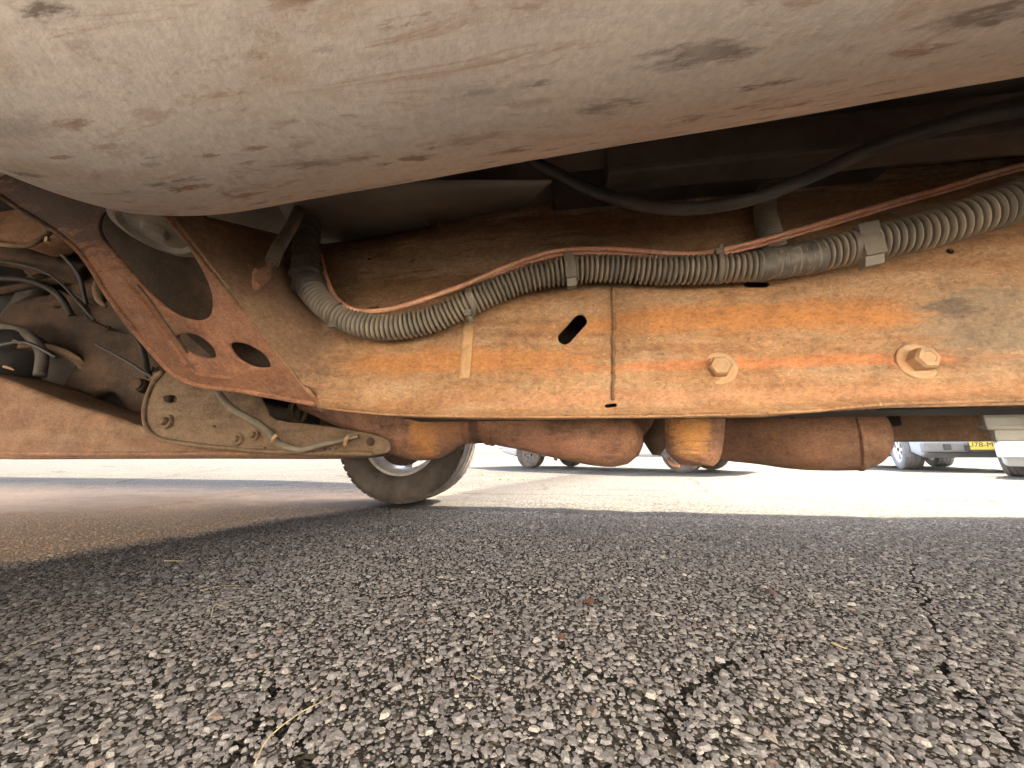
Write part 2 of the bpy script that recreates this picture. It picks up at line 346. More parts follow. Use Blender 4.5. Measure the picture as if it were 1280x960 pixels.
# ------------------------------------------------------------------ ground
def vnoise(x, y, seed):
    r = np.random.default_rng(seed); tab = r.random((64, 64))
    xi = np.floor(x).astype(int); yi = np.floor(y).astype(int); fx = x-xi; fy = y-yi; fx = fx*fx*(3-2*fx); fy = fy*fy*(3-2*fy)
    g_ = lambda a, b: tab[a % 64, b % 64]
    return (g_(xi, yi)*(1-fx)+g_(xi+1, yi)*fx)*(1-fy)+(g_(xi, yi+1)*(1-fx)+g_(xi+1, yi+1)*fx)*fy
CRACKS_PX = [
    [(1140, 700), (1150, 742), (1165, 775), (1180, 800), (1186, 838), (1196, 866), (1225, 890), (1262, 930), (1290, 960)],
    [(700, 800), (718, 832), (760, 852), (800, 872), (838, 896), (846, 925), (870, 960)],
    [(838, 896), (852, 872), (895, 842), (915, 828)],
    [(600, 800), (560, 822), (520, 840), (470, 858), (430, 876)], [(335, 830), (340, 858), (325, 884), (300, 925), (275, 960)], [(325, 884), (350, 905), (378, 895)],
    [(562, 765), (590, 775), (610, 790)], [(382, 865), (388, 900), (380, 940), (384, 965)], [(150, 825), (190, 812), (200, 850)], [(440, 735), (480, 744), (520, 740)],
    [(560, 660), (720, 700), (900, 715)], [(900, 842), (960, 812), (1010, 800)]]
crk = []
for c in CRACKS_PX:
    q = [ground(*p) for p in c]; q = cat([(a.x, a.y) for a in q], 10)
    q = [(p[0]+random.uniform(-.008, .008), p[1]+random.uniform(-.008, .008)) for p in q]; crk.append(np.array(q))
def crackdist(x, y):
    d = np.full(x.shape, 9.0)
    for q in crk:
        for a, b in zip(q[:-1], q[1:]):
            m_ = (x > min(a[0], b[0])-.05) & (x < max(a[0], b[0])+.05) & (y > min(a[1], b[1])-.05) & (y < max(a[1], b[1])+.05)
            if not m_.any(): continue
            ab = b-a; L2 = max(1e-9, ab@ab); t_ = np.clip(((x[m_]-a[0])*ab[0]+(y[m_]-a[1])*ab[1])/L2, 0, 1)
            d[m_] = np.minimum(d[m_], np.hypot(x[m_]-a[0]-t_*ab[0], y[m_]-a[1]-t_*ab[1]))
    return d
def relief(x, y):
    return (vnoise(x*2.2+9, y*2.2+9, 1)-.5)*.012 + (vnoise(x*9+30, y*9+30, 2)-.5)*.006

def asphalt_mat(sheet=True):
    m, t, p = newmat('asphalt' if sheet else 'asphalt_aggregate'); g = G(t)
    tc = g.n('ShaderNodeTexCoord'); v = tc.outputs['Object']
    big = g.noise(v, 1.3, 5, 0.6); mid = g.noise(v, 7, 6, 0.7)
    if sheet:
        wv = g.n('ShaderNodeVectorMath'); wv.operation = 'ADD'; nz = g.n('ShaderNodeTexNoise'); nz.inputs['Scale'].default_value = 90
        g.l(v, nz.inputs['Vector']); sc = g.n('ShaderNodeVectorMath'); sc.operation = 'SCALE'; sc.inputs['Scale'].default_value = 0.006
        g.l(nz.outputs['Color'], sc.inputs[0]); g.l(v, wv.inputs[0]); g.l(sc.outputs[0], wv.inputs[1])
        vo = g.n('ShaderNodeTexVoronoi'); vo.inputs['Scale'].default_value = 95; g.l(wv.outputs[0], vo.inputs['Vector'])
        ve = g.n('ShaderNodeTexVoronoi'); ve.feature = 'DISTANCE_TO_EDGE'; ve.inputs['Scale'].default_value = 95; g.l(wv.outputs[0], ve.inputs['Vector'])
        sep = g.n('ShaderNodeSeparateColor'); g.l(vo.outputs['Color'], sep.inputs[0])
        col = g.ramp(sep.outputs[0], [(0.0, (0.040, 0.037, 0.034)), (0.45, (0.066, 0.062, 0.055)), (0.8, (0.092, 0.086, 0.074)), (1.0, (0.14, 0.13, 0.11))])
        gap = g.ramp(ve.outputs['Distance'], [(0.02, 1.0), (0.16, 0.0)])
        col = g.mix(gap, col, (0.03, 0.028, 0.025))
        grit = g.noise(v, 48, 4, 0.8, 0.4); col = g.mix(1.0, col, g.ramp(grit, [(0.40, 0.30), (0.49, 0.95), (0.60, 1.25)]), 'MULTIPLY')
        vb = g.n('ShaderNodeTexVoronoi'); vb.inputs['Scale'].default_value = 9; g.l(wv.outputs[0], vb.inputs['Vector'])
        # dark old crack lines running over the lot
        cv = g.n('ShaderNodeTexVoronoi'); cv.feature = 'DISTANCE_TO_EDGE'; cv.inputs['Scale'].default_value = 0.55
        w2 = g.n('ShaderNodeVectorMath'); w2.operation = 'ADD'; n2 = g.n('ShaderNodeTexNoise'); n2.inputs['Scale'].default_value = 1.8; n2.inputs['Detail'].default_value = 6
        g.l(v, n2.inputs['Vector']); s2 = g.n('ShaderNodeVectorMath'); s2.operation = 'SCALE'; s2.inputs['Scale'].default_value = 0.5; g.l(n2.outputs['Color'], s2.inputs[0])
        g.l(v, w2.inputs[0]); g.l(s2.outputs[0], w2.inputs[1]); g.l(w2.outputs[0], cv.inputs['Vector'])
        sepv = g.n('ShaderNodeSeparateXYZ'); g.l(v, sepv.inputs[0])
        far = g.math('GREATER_THAN', sepv.outputs[1], 2.3)
        ck = g.math('MULTIPLY', g.ramp(cv.outputs['Distance'], [(0.004, 0.8), (0.013, 0.0)]), far)
        col = g.mix(ck, col, (0.02, 0.019, 0.018))
        h = g.math('ADD', g.math('MULTIPLY', g.ramp(ve.outputs['Distance'], [(0.0, 0.0), (0.22, 1.0)]), g.math('ADD', sep.outputs[1], 0.5)), g.math('MULTIPLY', g.noise(v, 700, 4, 0.7), 0.25))
        h = g.math('SUBTRACT', h, g.math('MULTIPLY', ck, 1.5))
        nb = g.bump(h, 0.004, 0.9)
    else:
        at_ = g.n('ShaderNodeAttribute'); at_.attribute_name = 'tint'
        sep = g.n('ShaderNodeSeparateColor'); g.l(at_.outputs['Color'], sep.inputs[0])
        col = g.ramp(sep.outputs[0], [(0.0, (0.17, 0.163, 0.172)), (0.5, (0.265, 0.255, 0.266)), (0.85, (0.36, 0.347, 0.347)), (1.0, (0.52, 0.495, 0.46))])
        col = g.mix(g.ramp(sep.outputs[1], [(0.965, 0.0), (0.98, 0.45)]), col, (0.28, 0.17, 0.10))
        fn = g.noise(v, 420, 5, 0.75); col = g.mix(g.ramp(fn, [(0.35, 0.55), (0.62, 0.0)]), col, (0.05, 0.047, 0.045))
        nb = g.bump(fn, 0.0022, 1.0)
    # sandy dust drifts on the surface
    dm = g.ramp(g.math('ADD', g.math('MULTIPLY', big, 0.55), g.math('MULTIPLY', mid, 0.45)), [(0.46, 0.0), (0.66, 0.5)])
    col = g.mix(dm, col, (0.20, 0.19, 0.178) if not sheet else (0.082, 0.076, 0.066))
    # worn sandy drift in front of the truck's axle line; its edge follows the shade line, the dark band beside it is painted under-cab shade
    sx = g.n('ShaderNodeSeparateXYZ'); g.l(v, sx.inputs[0])
    tt = g.math('ADD', g.math('ADD', sx.outputs[0], 1.62), g.math('MULTIPLY', sx.outputs[1], -0.33))
    tn = g.math('ADD', tt, g.math('MULTIPLY', g.math('SUBTRACT', mid, 0.5), 0.35))
    sand = g.ramp(g.math('ADD', tn, 0.5), [(0.38, 1.0), (0.53, 0.0)])
    nearm = g.ramp(g.math('MULTIPLY', g.math('ADD', sx.outputs[1], g.math('MULTIPLY', g.math('SUBTRACT', mid, 0.5), 1.5)), 0.3), [(0.50, 1.0), (0.92, 0.0)])
    col = g.mix(g.math('MULTIPLY', g.math('MULTIPLY', sand, 0.85), nearm), col, (0.29, 0.205, 0.135))
    cab_shade = g.math('MULTIPLY', g.math('SUBTRACT', 1.0, sand), g.ramp(tn, [(0.0, 0.92), (0.15, 0.75), (0.75, 0.0)]))
    cab_shade = g.math('MULTIPLY', cab_shade, g.ramp(sx.outputs[1], [(0.3, 0.25), (0.6, 1.0)]))
    col = g.mix(cab_shade, col, (0.030, 0.025, 0.021))
    g.l(col, p.inputs['Base Color']); p.inputs['Roughness'].default_value = 0.75 if not sheet else 0.9; p.inputs['Specular IOR Level'].default_value = 0.25 if not sheet else 0.1
    g.l(nb, p.inputs['Normal'])
    return m
def make_ground():
    xs = np.concatenate([[-600, -200, -80, -30, -12, -6, -4, -3, -2.5], np.arange(-2.2, 2.8, 0.0125), [3, 3.5, 5, 8, 15, 40, 100, 300, 600]])
    ys = np.concatenate([[-600, -200, -60, -20, -6, -2, -1, -.4, 0.0], np.arange(0.1, 2.7, 0.0125), [2.8, 3, 3.5, 4.5, 6, 8, 12, 20, 40, 100, 300, 600]])
    X, Y = np.meshgrid(xs, ys); d = crackdist(X, Y)
    near = (X > -2.2) & (X < 2.75) & (Y > 0.1) & (Y < 2.65)
    Z = relief(X, Y)*np.clip((2.8-Y)*2, 0, 1)*near - np.exp(-(d/0.004)**2)*0.009 - 0.004*near
    Z += 0.0004*near
    n = len(xs); V = np.stack([X, Y, Z], -1).reshape(-1, 3)
    i, j = np.meshgrid(np.arange(len(ys)-1), np.arange(n-1), indexing='ij'); a = (i*n+j).ravel()
    F = np.stack([a, a+1, a+n+1, a+n], 1)
    me = bpy.data.meshes.new('ground'); me.from_pydata(V.tolist(), [], F.tolist()); me.materials.append(asphalt_mat(True))
    me.polygons.foreach_set('use_smooth', [True]*len(me.polygons))
    o = link('ground', me); o['kind'] = 'structure'
    return o
make_ground()
def make_stones():
    rad_f = math.tan(R(56))
    pts = []
    def layer(sp, y0, y1, keep, seed, smin, smax):
        r = np.random.default_rng(seed)
        xs = np.arange(-2.6, 2.9, sp); ys = np.arange(y0, y1, sp); X, Y = np.meshgrid(xs, ys)
        X = X+r.uniform(-.48, .48, X.shape)*sp; Y = Y+r.uniform(-.48, .48, X.shape)*sp
        # inside the seen wedge with a margin
        u = X*CR.x+Y*CR.y; f = X*CF.x+Y*CF.y
        m_ = (np.abs(u) < f*1.40+0.10) & (f > 0.20)
        m_ &= r.random(X.shape) < keep*np.clip((1.90-Y+X*-.03)/0.10, 0, 1)
        X = X[m_]; Y = Y[m_]; d = crackdist(X, Y); k = (d > 0.0028) & (r.random(X.shape) < .42+np.clip((X+1.62-.33*Y+.16)/.2, 0, 1)); X = X[k]; Y = Y[k]
        return np.stack([X, Y, r.uniform(smin, smax, X.shape)], 1)
    A = layer(0.0125, 0.15, 2.12, 0.55, 1, .0036, .0064); B = layer(0.0069, 0.15, 2.12, 0.95, 2, .0018, .0038)
    D = layer(0.0052, 0.15, 0.75, 0.9, 3, .0011, .0021); P = np.concatenate([A, B, D]); n = len(P); r = np.random.default_rng(5)
    K = 6
    ang = np.linspace(0, 2*np.pi, K, endpoint=False)[None, :]+r.uniform(-.3, .3, (n, K))
    rr = P[:, 2:3]*r.uniform(.70, 1.28, (n, K)); st = r.uniform(.72, 1.3, (n, 1)); rot = r.uniform(0, np.pi, (n, 1))
    cx = np.cos(ang)*rr*st; cy = np.sin(ang)*rr/st; x = cx*np.cos(rot)-cy*np.sin(rot); y = cx*np.sin(rot)+cy*np.cos(rot)
    hgt = P[:, 2:3]*r.uniform(.35, .80, (n, 1)); z0 = relief(P[:, 0:1], P[:, 1:2])*np.clip((2.8-P[:, 1:2])*2, 0, 1)-.0062
    rings = []
    tx = r.uniform(-.25, .25, (n, 1)); ty = r.uniform(-.25, .25, (n, 1))
    for f, hh in ((1.0, 0.15), (0.68, 1.0)):
        fx = x*f*r.uniform(.9, 1.1, (n, K)); fy = y*f*r.uniform(.9, 1.1, (n, K))
        rings.append(np.stack([P[:, 0:1]+fx, P[:, 1:2]+fy, z0+hgt*hh*1.25+.0015*(hh > 0)+fx*tx*hh+fy*ty*hh], -1))
    top = np.stack([P[:, 0:1], P[:, 1:2], z0+hgt*1.3+.0012], -1)
    V = np.concatenate([*rings, top], 1)
    m_ = 2*K+1; base = (np.arange(n)*m_)[:, None]
    F4 = []; F3 = []
    for q in range(1):
        for j in range(K):
            k = (j+1) % K; F4.append((q*K+j, q*K+k, (q+1)*K+k, (q+1)*K+j))
    for j in range(K): F3.append((K+j, K+(j+1) % K, 2*K))
    q4 = (base[:, :, None]+np.array(F4)[None]).reshape(-1, 4); q3 = (base[:, :, None]+np.array(F3)[None]).reshape(-1, 3)
    me = bpy.data.meshes.new('asphalt_stones'); V = V.reshape(-1, 3)
    me.vertices.add(len(V)); me.vertices.foreach_set('co', V.ravel())
    nl = q4.size+q3.size; me.loops.add(nl); me.loops.foreach_set('vertex_index', np.concatenate([q4.ravel(), q3.ravel()]).astype(np.int32))
    npoly = len(q4)+len(q3); me.polygons.add(npoly)
    me.polygons.foreach_set('loop_start', np.concatenate([np.arange(len(q4))*4, q4.size+np.arange(len(q3))*3]).astype(np.int32))
    me.update(calc_edges=True); me.polygons.foreach_set('use_smooth', np.zeros(npoly, bool))
    ca = me.color_attributes.new('tint', 'FLOAT_COLOR', 'POINT'); t1 = r.random(n)**1.25; t2 = r.random(n)
    c = np.stack([t1, t2, t1, np.ones(n)], 1); ca.data.foreach_set('color', np.repeat(c, m_, 0).ravel())
    me.materials.append(asphalt_mat(False))
    o = link('asphalt_stones', me); o['kind'] = 'stuff'; o['label'] = 'worn grey aggregate stones set in the shaded asphalt'; o['category'] = 'gravel'
    print('stones', n)
make_stones()

# ------------------------------------------------------------------ the truck
TRUCK = thing('pickup_truck', BASE, 'rusty underbody of a white pickup truck, seen from under its sill', 'truck')
T = TRUCK
# --- sill / rocker panel
SIL = [(-150, 60), (-60, 132), (0, 171), (60, 201), (120, 233), (180, 259), (230, 268), (300, 264), (400, 246), (520, 226), (640, 204), (800, 177), (960, 151), (1120, 122), (1280, 95), (1500, 60)]
prof = [(.045, .30), (.035, .16), (.022, .075), (.009, .022), (0, 0), (-.013, -.0105), (-.035, -.024), (-.075, -.036), (-.13, -.041), (-.20, -.038), (-.27, -.025), (-.33, .005), (-.375, .06), (-.40, .15), (-.41, .30)]
sil3 = []
for x, y in cat(SIL, 4):
    sil3.append(at(x, y, np.interp(x, [-150, 0, 230, 640, 1280, 1500], [.30, .30, .30, .29, .27, .265])))
a, b = sil3[-2], sil3[-1]
for X in np.linspace(b.x+.1, 2.35, 12): sil3.append(Vector((X, .26, b.z+.01)))
rows = [[(p.x, p.y+dy, p.z+dz) for dy, dz in [tuple(q) for q in cat(prof, 3)]] for p in sil3]
grid('rocker_panel', rows, M['under'], T, label='dusty off-white sill panel with rust specks and splash marks', sub=1)
box('fender_liner', at(-60, 150, .36), at(-60, 150, .36)+Vector((.12, .05, .06)), M['white'], T, .012)
tl = [(-30, 185), (0, 172), (24, 188), (20, 203), (8, 210), (-30, 222)]
yplate('liner_tab', .37, tl, M['under'], T, th=.012, bevel=.004, curved=3)

# --- frame rail, near side
JX = 767
colx = [405, 412, 425, 450, 490, 540, 600, 660, 720, JX-6, JX-1, JX+2, 820, 880, 950, 1020, 1090, 1160, 1230, 1290, 1380, 1500]
def iy(pts): return lambda x: np.interp(x, [p[0] for p in pts], [p[1] for p in pts])
rowdef = [  # (pixel curve, depth, left end as fraction of the edge line, mid depth)
    (iy([(400, 512), (500, 517), (640, 519), (950, 515), (1090, 503), (1280, 500), (1500, 496)]), .640, 1.00),
    (iy([(400, 510), (500, 519), (640, 522), (950, 518), (1090, 507), (1280, 503), (1500, 499)]), .592, 1.00),
    (iy([(400, 508), (500, 517), (640, 520), (950, 515), (1090, 504), (1280, 498), (1500, 494)]), .588, .985),
    (iy([(400, 504), (500, 514), (640, 516), (950, 510), (1090, 500), (1280, 490), (1500, 482)]), .597, .965),
    (iy([(400, 498), (500, 506), (640, 508), (950, 502), (1090, 492), (1280, 480), (1500, 470)]), .600, .94),
    (iy([(400, 486), (500, 492), (640, 494), (950, 490), (1280, 468), (1500, 455)]), .594, .90),
    (iy([(400, 474), (500, 476), (640, 477), (950, 472), (1280, 448), (1500, 432)]), .5945, .86),
    (iy([(400, 470), (500, 470), (640, 471), (950, 465), (1280, 440), (1500, 422)]), .599, .84),
    (iy([(400, 440), (500, 440), (640, 435), (950, 420), (1280, 385), (1500, 360)]), .601, .70),
    (iy([(400, 412), (500, 410), (600, 395), (760, 372), (950, 355), (1280, 305), (1500, 275)]), .602, .56),
    (iy([(400, 398), (500, 396), (600, 378), (760, 357), (950, 340), (1280, 288), (1500, 255)]), .607, .48),
    (iy([(400, 385), (500, 380), (600, 362), (760, 340), (950, 322), (1280, 268), (1500, 232)]), .622, .40),
    (iy([(400, 350), (500, 342), (640, 312), (760, 290), (950, 262), (1280, 220), (1500, 195)]), .646, .24),
    (iy([(400, 322), (500, 308), (640, 270), (760, 245), (950, 215), (1280, 182), (1500, 162)]), .664, .08),
    (iy([(400, 312), (500, 297), (560, 281), (640, 260), (760, 232), (950, 202), (1280, 170), (1500, 150)]), .680, .02),
    (iy([(400, 308), (500, 293), (560, 277), (640, 257), (760, 229), (950, 199), (1280, 167), (1500, 147)]), .74, .0),
]
E0, E1 = (207, 262, .40), (396, 503, .592)
rows = []
for fn, Y, fr in rowdef:
    ex = E0[0]+(E1[0]-E0[0])*fr; ey = E0[1]+(E1[1]-E0[1])*fr
    eY = 1/((1-fr)/E0[2]+fr/E1[2])
    if Y > .61 and fr < .5: ey += 0
    x0, y0 = 402, float(fn(402)); left = []
    for k, t_ in enumerate((0, .12, .3, .5, .7, .86, .95)):
        yy = Y if fr > .9 else 1/((1-t_)/eY+t_/Y)
        left.append(at(ex+(x0-ex)*t_, ey+(y0-ey)*t_, yy))
    right = [at(x, float(fn(x)), Y-(.0035 if x > JX else 0)) for x in colx]
    rows.append([tuple(p) for p in left+right])
rail = grid('frame_rail', rows[::-1], M['rail'], T, label='rusty orange chassis rail with slotted hole and long streaks')
modded(rail, [('SOLIDIFY', dict(thickness=.004, offset=-1.0))])
def prism(path, r, y0, y1, seg=10):
    """capsule prism cutters along +Y; path one or two pixel points at y0 depth"""
    V = []; F = []
    if len(path) == 2:
        a, b = Vector(path[0]), Vector(path[1]); d = math.atan2(b.z-a.z, b.x-a.x)
        ring = [(a, d+math.pi/2+math.pi*k/seg) for k in range(seg+1)]+[(b, d-math.pi/2+math.pi*k/seg) for k in range(seg+1)]
    else: ring = [(Vector(path[0]), 2*math.pi*k/(seg*2)) for k in range(seg*2)]
    n = len(ring)
    for Y in (y0, y1):
        for c, q in ring: V.append((c.x+r*math.cos(q), Y, c.z+r*math.sin(q)))
    F = [tuple(range(n)), tuple(range(2*n-1, n-1, -1))]+[(i, n+i, n+(i+1) % n, (i+1) % n) for i in range(n)]
    return V, F
V = []; F = []
for path, r in [([at(706, 423, .6), at(725, 402, .6)], .0115), ([at(933, 357, .6), at(954, 357, .6)], .006), ([at(1184, 316, .6)], .0052),
                ([at(461, 323, .65)], .003), ([at(499, 315, .655)], .0028), ([at(515, 328, .65), at(518, 325, .65)], .003), ([at(880, 268, .65)], .004), ([at(878, 289, .65)], .002),
                ([at(758, 508, .6), at(768, 507, .6)], .003), ([at(462, 388, .62), at(474, 386, .62)], .003)]:
    v, f = prism(path, r, .5, .76); n0 = len(V); V += v; F += [tuple(n0+i for i in q) for q in f]
cut = mesh('cutter', V, F, M['dark'], T, False)
bm = bmesh.new(); bm.from_mesh(cut.data); bmesh.ops.recalc_face_normals(bm, faces=bm.faces); bm.to_mesh(cut.data); bm.free()
modded(rail, [('BOOLEAN', dict(object=cut, operation='DIFFERENCE', solver='EXACT'))])
bpy.data.objects.remove(cut)
rail.data.set_sharp_from_angle(angle=R(55))
RAILP = rail
# rail inner half so the box is closed
rows = []
for Y, yb, yt in ((.66, 1, 0), (.78, 1, 0)): pass
zb = at(640, 519, .64).z; 
inner = [[(X, .64, at(640+X*700, 508, .64).z if False else zb+.0) for X in (-.3, 3.4)], [(X, .75, zb) for X in (-.3, 3.4)], [(X, .76, zb+.46) for X in (-.3, 3.4)], [(X, .70, zb+.52) for X in (-.3, 3.4)]]
grid('rail_inner_half', inner, M['dark'], T)
# vertical weld seam at the rail joint
pts = [at(JX+random.uniform(-1.5, 1.5), y, .5945 if y < 465 else .5895) for y in np.linspace(366, 500, 16)]
pts = [at(JX, 360, .604)]+pts
tube('weld_seam', pts, lambda t: .0026+.0012*abs(math.sin(t*60)), M['weld'], rail, 8, n=5)
# pale band across the rail
sr = []
for y in (403, 420, 440, 458, 468, 473): sr.append([at(x+((403-y)*.08), y, .5945 if y < 466 else .5890) for x in np.linspace(579, 593, 5)])
grid('pale_band', sr, M['sticker'], rail, label='faded pale paint band across the rail', thick=.0012)
# ragged rust flakes along the lower flange
fl = []
for x in np.arange(945, 1105, 5): fl.append(([at(x, 512-(x-945)*.055, .589), at(x, 516-(x-945)*.045+random.uniform(-1, 3.5), .5885), at(x, 517-(x-945)*.05+random.uniform(0, 3), .595), at(x, 511-(x-945)*.05, .60)]))
grid('rust_flakes', fl, M['weld'], rail, thick=.0012)
tube('lower_flange', [at(x, y, .5845) for x, y in [(400, 509), (440, 514), (500, 518.5), (640, 521), (800, 520.5), (950, 517)]], .0022, M['rail'], rail, 8)
tube('lower_flange', [at(x, y, .5835) for x, y in [(960, 516), (1010, 514), (1060, 509), (1120, 505), (1280, 499.5), (1420, 495)]], .0026, M['rail'], rail, 8)
# bolts
def bolt(px, py, Y, r, parent, tilt=0, name='bolt', mat=None, hexr=.6, boss=True):
    c = at(px, py, Y); n = Vector((-.15+tilt, -1, .12)).normalized() if tilt is not None else Vector((0, -1, 0))
    V = []; F = []; u = n.cross(Vector((0, 0, 1))).normalized(); v = n.cross(u)
    def ring(s, rad, k, off=0): return [c+n*s+(u*math.cos(q+off)+v*math.sin(q+off))*rad for q in np.linspace(0, 2*math.pi, k, endpoint=False)]
    def add(rings):
        for rg in rings:
            pass
        n0 = len(V); k = len(rings[0])
        for rg in rings: V.extend(rg)
        for i in range(len(rings)-1):
            for j in range(k): F.append((n0+i*k+j, n0+i*k+(j+1) % k, n0+(i+1)*k+(j+1) % k, n0+(i+1)*k+j))
        F.append(tuple(n0+(len(rings)-1)*k+j for j in range(k)))
    add([ring(-.004, r, 28), ring(.0015, r, 28), ring(.003, r*.94, 28), ring(.0032, r*.80, 28), ring(.0025, r*.74, 28)])
    h = r*hexr
    add([ring(0, h, 6), ring(.010*r/.018, h, 6), ring(.0125*r/.018, h*.84, 6), ring(.0128*r/.018, h*.55, 6), ring(.0122*r/.018, h*.5, 6)])
    o = mesh(name, V, F, mat or M['bolt'], parent, False)
    bm = bmesh.new(); bm.from_mesh(o.data); bmesh.ops.recalc_face_normals(bm, faces=bm.faces); bm.to_mesh(o.data); bm.free(); return o
bolt(898, 461, .5915, .0265, rail, .0)
b2 = bolt(1146, 452, .5905, .0275, rail, .22, hexr=.62)

# --- body mount bracket with the oval lightening holes
A_, B_, C_ = at(207, 262, .40), at(396, 503, .592), at(235, 470, .60)
out = [(-40, 215), (-12, 212), (8, 208), (24, 190), (60, 200), (120, 232), (180, 258), (205, 258), (300, 379), (395, 500), (396, 504), (300, 487), (262, 483), (236, 476), (215, 463), (190, 436), (165, 406), (140, 372), (118, 335), (97, 308), (66, 284), (30, 262), (5, 243), (-40, 228)]
hole1 = [(124, 278), (134, 262), (165, 258), (200, 268), (238, 308), (262, 350), (269, 378), (264, 397), (246, 402), (218, 392), (190, 370), (166, 343), (143, 315), (128, 296)]
hole2 = [(222, 421), (230, 415), (248, 417), (266, 430), (273, 444), (267, 449), (250, 447), (233, 438)]
hole3 = [(287, 432), (294, 426), (312, 429), (332, 441), (341, 456), (335, 461), (316, 459), (297, 448)]
brk = pxplate('body_mount_bracket', (A_, B_, C_), out, M['bracket'], T, holes=(hole1, hole2, hole3), th=.006, bevel=.0026, label='rust-red body mount bracket with one large and two small oval holes')
nb_ = (B_-A_).normalized().cross(C_-A_).normalized()
def onb(x, y, off=0): return onplane(x, y, A_, nb_)+nb_*off
sgn = -1 if (nb_.dot(EYE-A_) < 0) else 1
tube('edge_flange', [onb(x, y, .003*sgn) for x, y in [(5, 244), (30, 262), (66, 284), (97, 308), (118, 335), (140, 372), (165, 406), (190, 436), (215, 463), (236, 476), (262, 483), (300, 487), (396, 504)]], .0048, M['bracket'], brk, 10)
tube('stiffening_rib', [onb(x, y, .0035*sgn) for x, y in [(160, 350), (180, 375), (205, 412), (232, 450), (244, 464)]], lambda t: .0055*math.sqrt(max(.05, 1-(2*t-1)**4)), M['bracket'], brk, 10)
tube('stiffening_rib', [onb(x, y, .0035*sgn) for x, y in [(244, 466), (262, 468), (290, 472)]], lambda t: .0045*math.sqrt(max(.05, 1-(2*t-1)**4)), M['bracket'], brk, 10)
tube('rib_shade_line', [onb(x+7, y-3, .003*sgn) for x, y in [(168, 358), (184, 378), (206, 410), (230, 443)]], .0018, M['susp'], brk, 8)  # thin dark tube painting the shade of a groove beside the rib
tube('weld_bead', [onb(x, y, .004*sgn) for x, y in [(209, 266), (260, 330), (310, 392), (360, 455), (394, 498)]], lambda t: .0022+.0006*abs(math.sin(t*70)), M['rail_dark'], brk, 8)
# closed back of the bracket box and the rubber mount seen through the hole
bk = -nb_*sgn
back = [onb(x, y)+bk*.05 for x, y in [(-90, 160), (170, 215), (386, 492), (250, 474), (0, 262)]]
mesh('bracket_back', back, [(0, 1, 2, 3, 4)], M['susp'], brk, False)
cdisc = onb(186, 288)+bk*.012
lathe('rubber_mount', [(-.012, .0), (-.012, .014), (-.004, .018), (-.002, .038), (-.008, .044), (-.006, .054), (.006, .060), (.02, .058), (.05, .04)], cdisc, (.08, .22, 1), M['mount'], brk, 44, label='grey dusty round rubber mount behind the large hole')
# plug and short corrugated tube on the bracket face
tube('sensor_conduit', [at(374, 262, .58), at(364, 284, .53), (at(352, 303, .495)), at(343, 320, .475), at(340, 328, .468)], .0085, M['ridged'], T, 14, ridge=(.0050, .0022))
sp = tube('sensor_plug', [at(340, 326, .468), at(334, 338, .460), at(328, 346, .456), at(322, 352, .456)], [.0035, .0042, .0095, .008], M['rail_dark'], T, 12)
yplate('sensor_tab', .458, [(319, 336), (334, 345), (330, 354), (319, 362), (316, 350)], M['bracket'], T, th=.003, curved=2)

# --- main wiring conduit
CP = [(392, 235, .72), (388, 262, .66), (384, 292, .60), (382, 325, .565), (387, 357, .555), (408, 384, .552), (445, 404, .552), (490, 409, .555), (540, 399, .558), (590, 377, .558), (650, 351, .558), (712, 338, .56), (760, 336, .562), (820, 338, .562), (880, 337, .560), (940, 333, .555), (1000, 324, .548), (1060, 311, .538), (1110, 300, .528), (1160, 288, .518), (1210, 272, .508), (1260, 255, .50), (1320, 234, .49), (1420, 200, .475)]
CPT = [at(*p) for p in CP]
def crad(t): return np.interp(t, [0, .2, .55, .72, .9, 1], [.0215, .0195, .0195, .0195, .0235, .0250])
cond = tube('wiring_conduit', CPT, crad, M['ridged'], T, 28, ridge=(.0078, .0058), label='dusty grey corrugated wiring conduit along the rail')
CC = np.array(cat(CPT, 20))
CL = np.concatenate([[0], np.cumsum(np.linalg.norm(np.diff(CC, axis=0), axis=1))])
# param of nearest centre point in the picture plane
def cpos(px):
    # first occurrence (from the right) of pixel x
    pr = []
    for p in CC:
        v = Vector(p)-EYE; cx = v.dot(CR); cf = v.dot(CF); z = v.z
        dep = cf*math.cos(PITCH)+z*math.sin(PITCH); pr.append(640+FPX*cx/dep)
    pr = np.array(pr); i = len(pr)-1
    while i > 1 and pr[i] > px: i -= 1
    return i
def band(name, px, width, mat, extra=.0030, parent=None, tail=None, lean=0.0, thickx=1.0):
    i = cpos(px); p = Vector(CC[i]); tg = (Vector(CC[i+2])-Vector(CC[i-2])).normalized()
    tg = (tg+Vector((0, lean, 0))).normalized()
    r = float(crad(CL[i]/CL[-1]))+extra
    u = tg.cross(UP).normalized(); v = tg.cross(u)
    rows = []
    for s, k in ((-width/2, .93), (-width/2, 1), (-width/2+.001, 1.03), (width/2-.001, 1.03), (width/2, 1), (width/2, .93)):
        rows.append([p+tg*s+(u*math.cos(q)+v*math.sin(q))*r*k for q in np.linspace(0, 2*math.pi, 32, endpoint=False)])
    o = grid(name, rows, mat, parent or cond, True); o.data.set_sharp_from_angle(angle=R(40))
    return o, p, tg, r
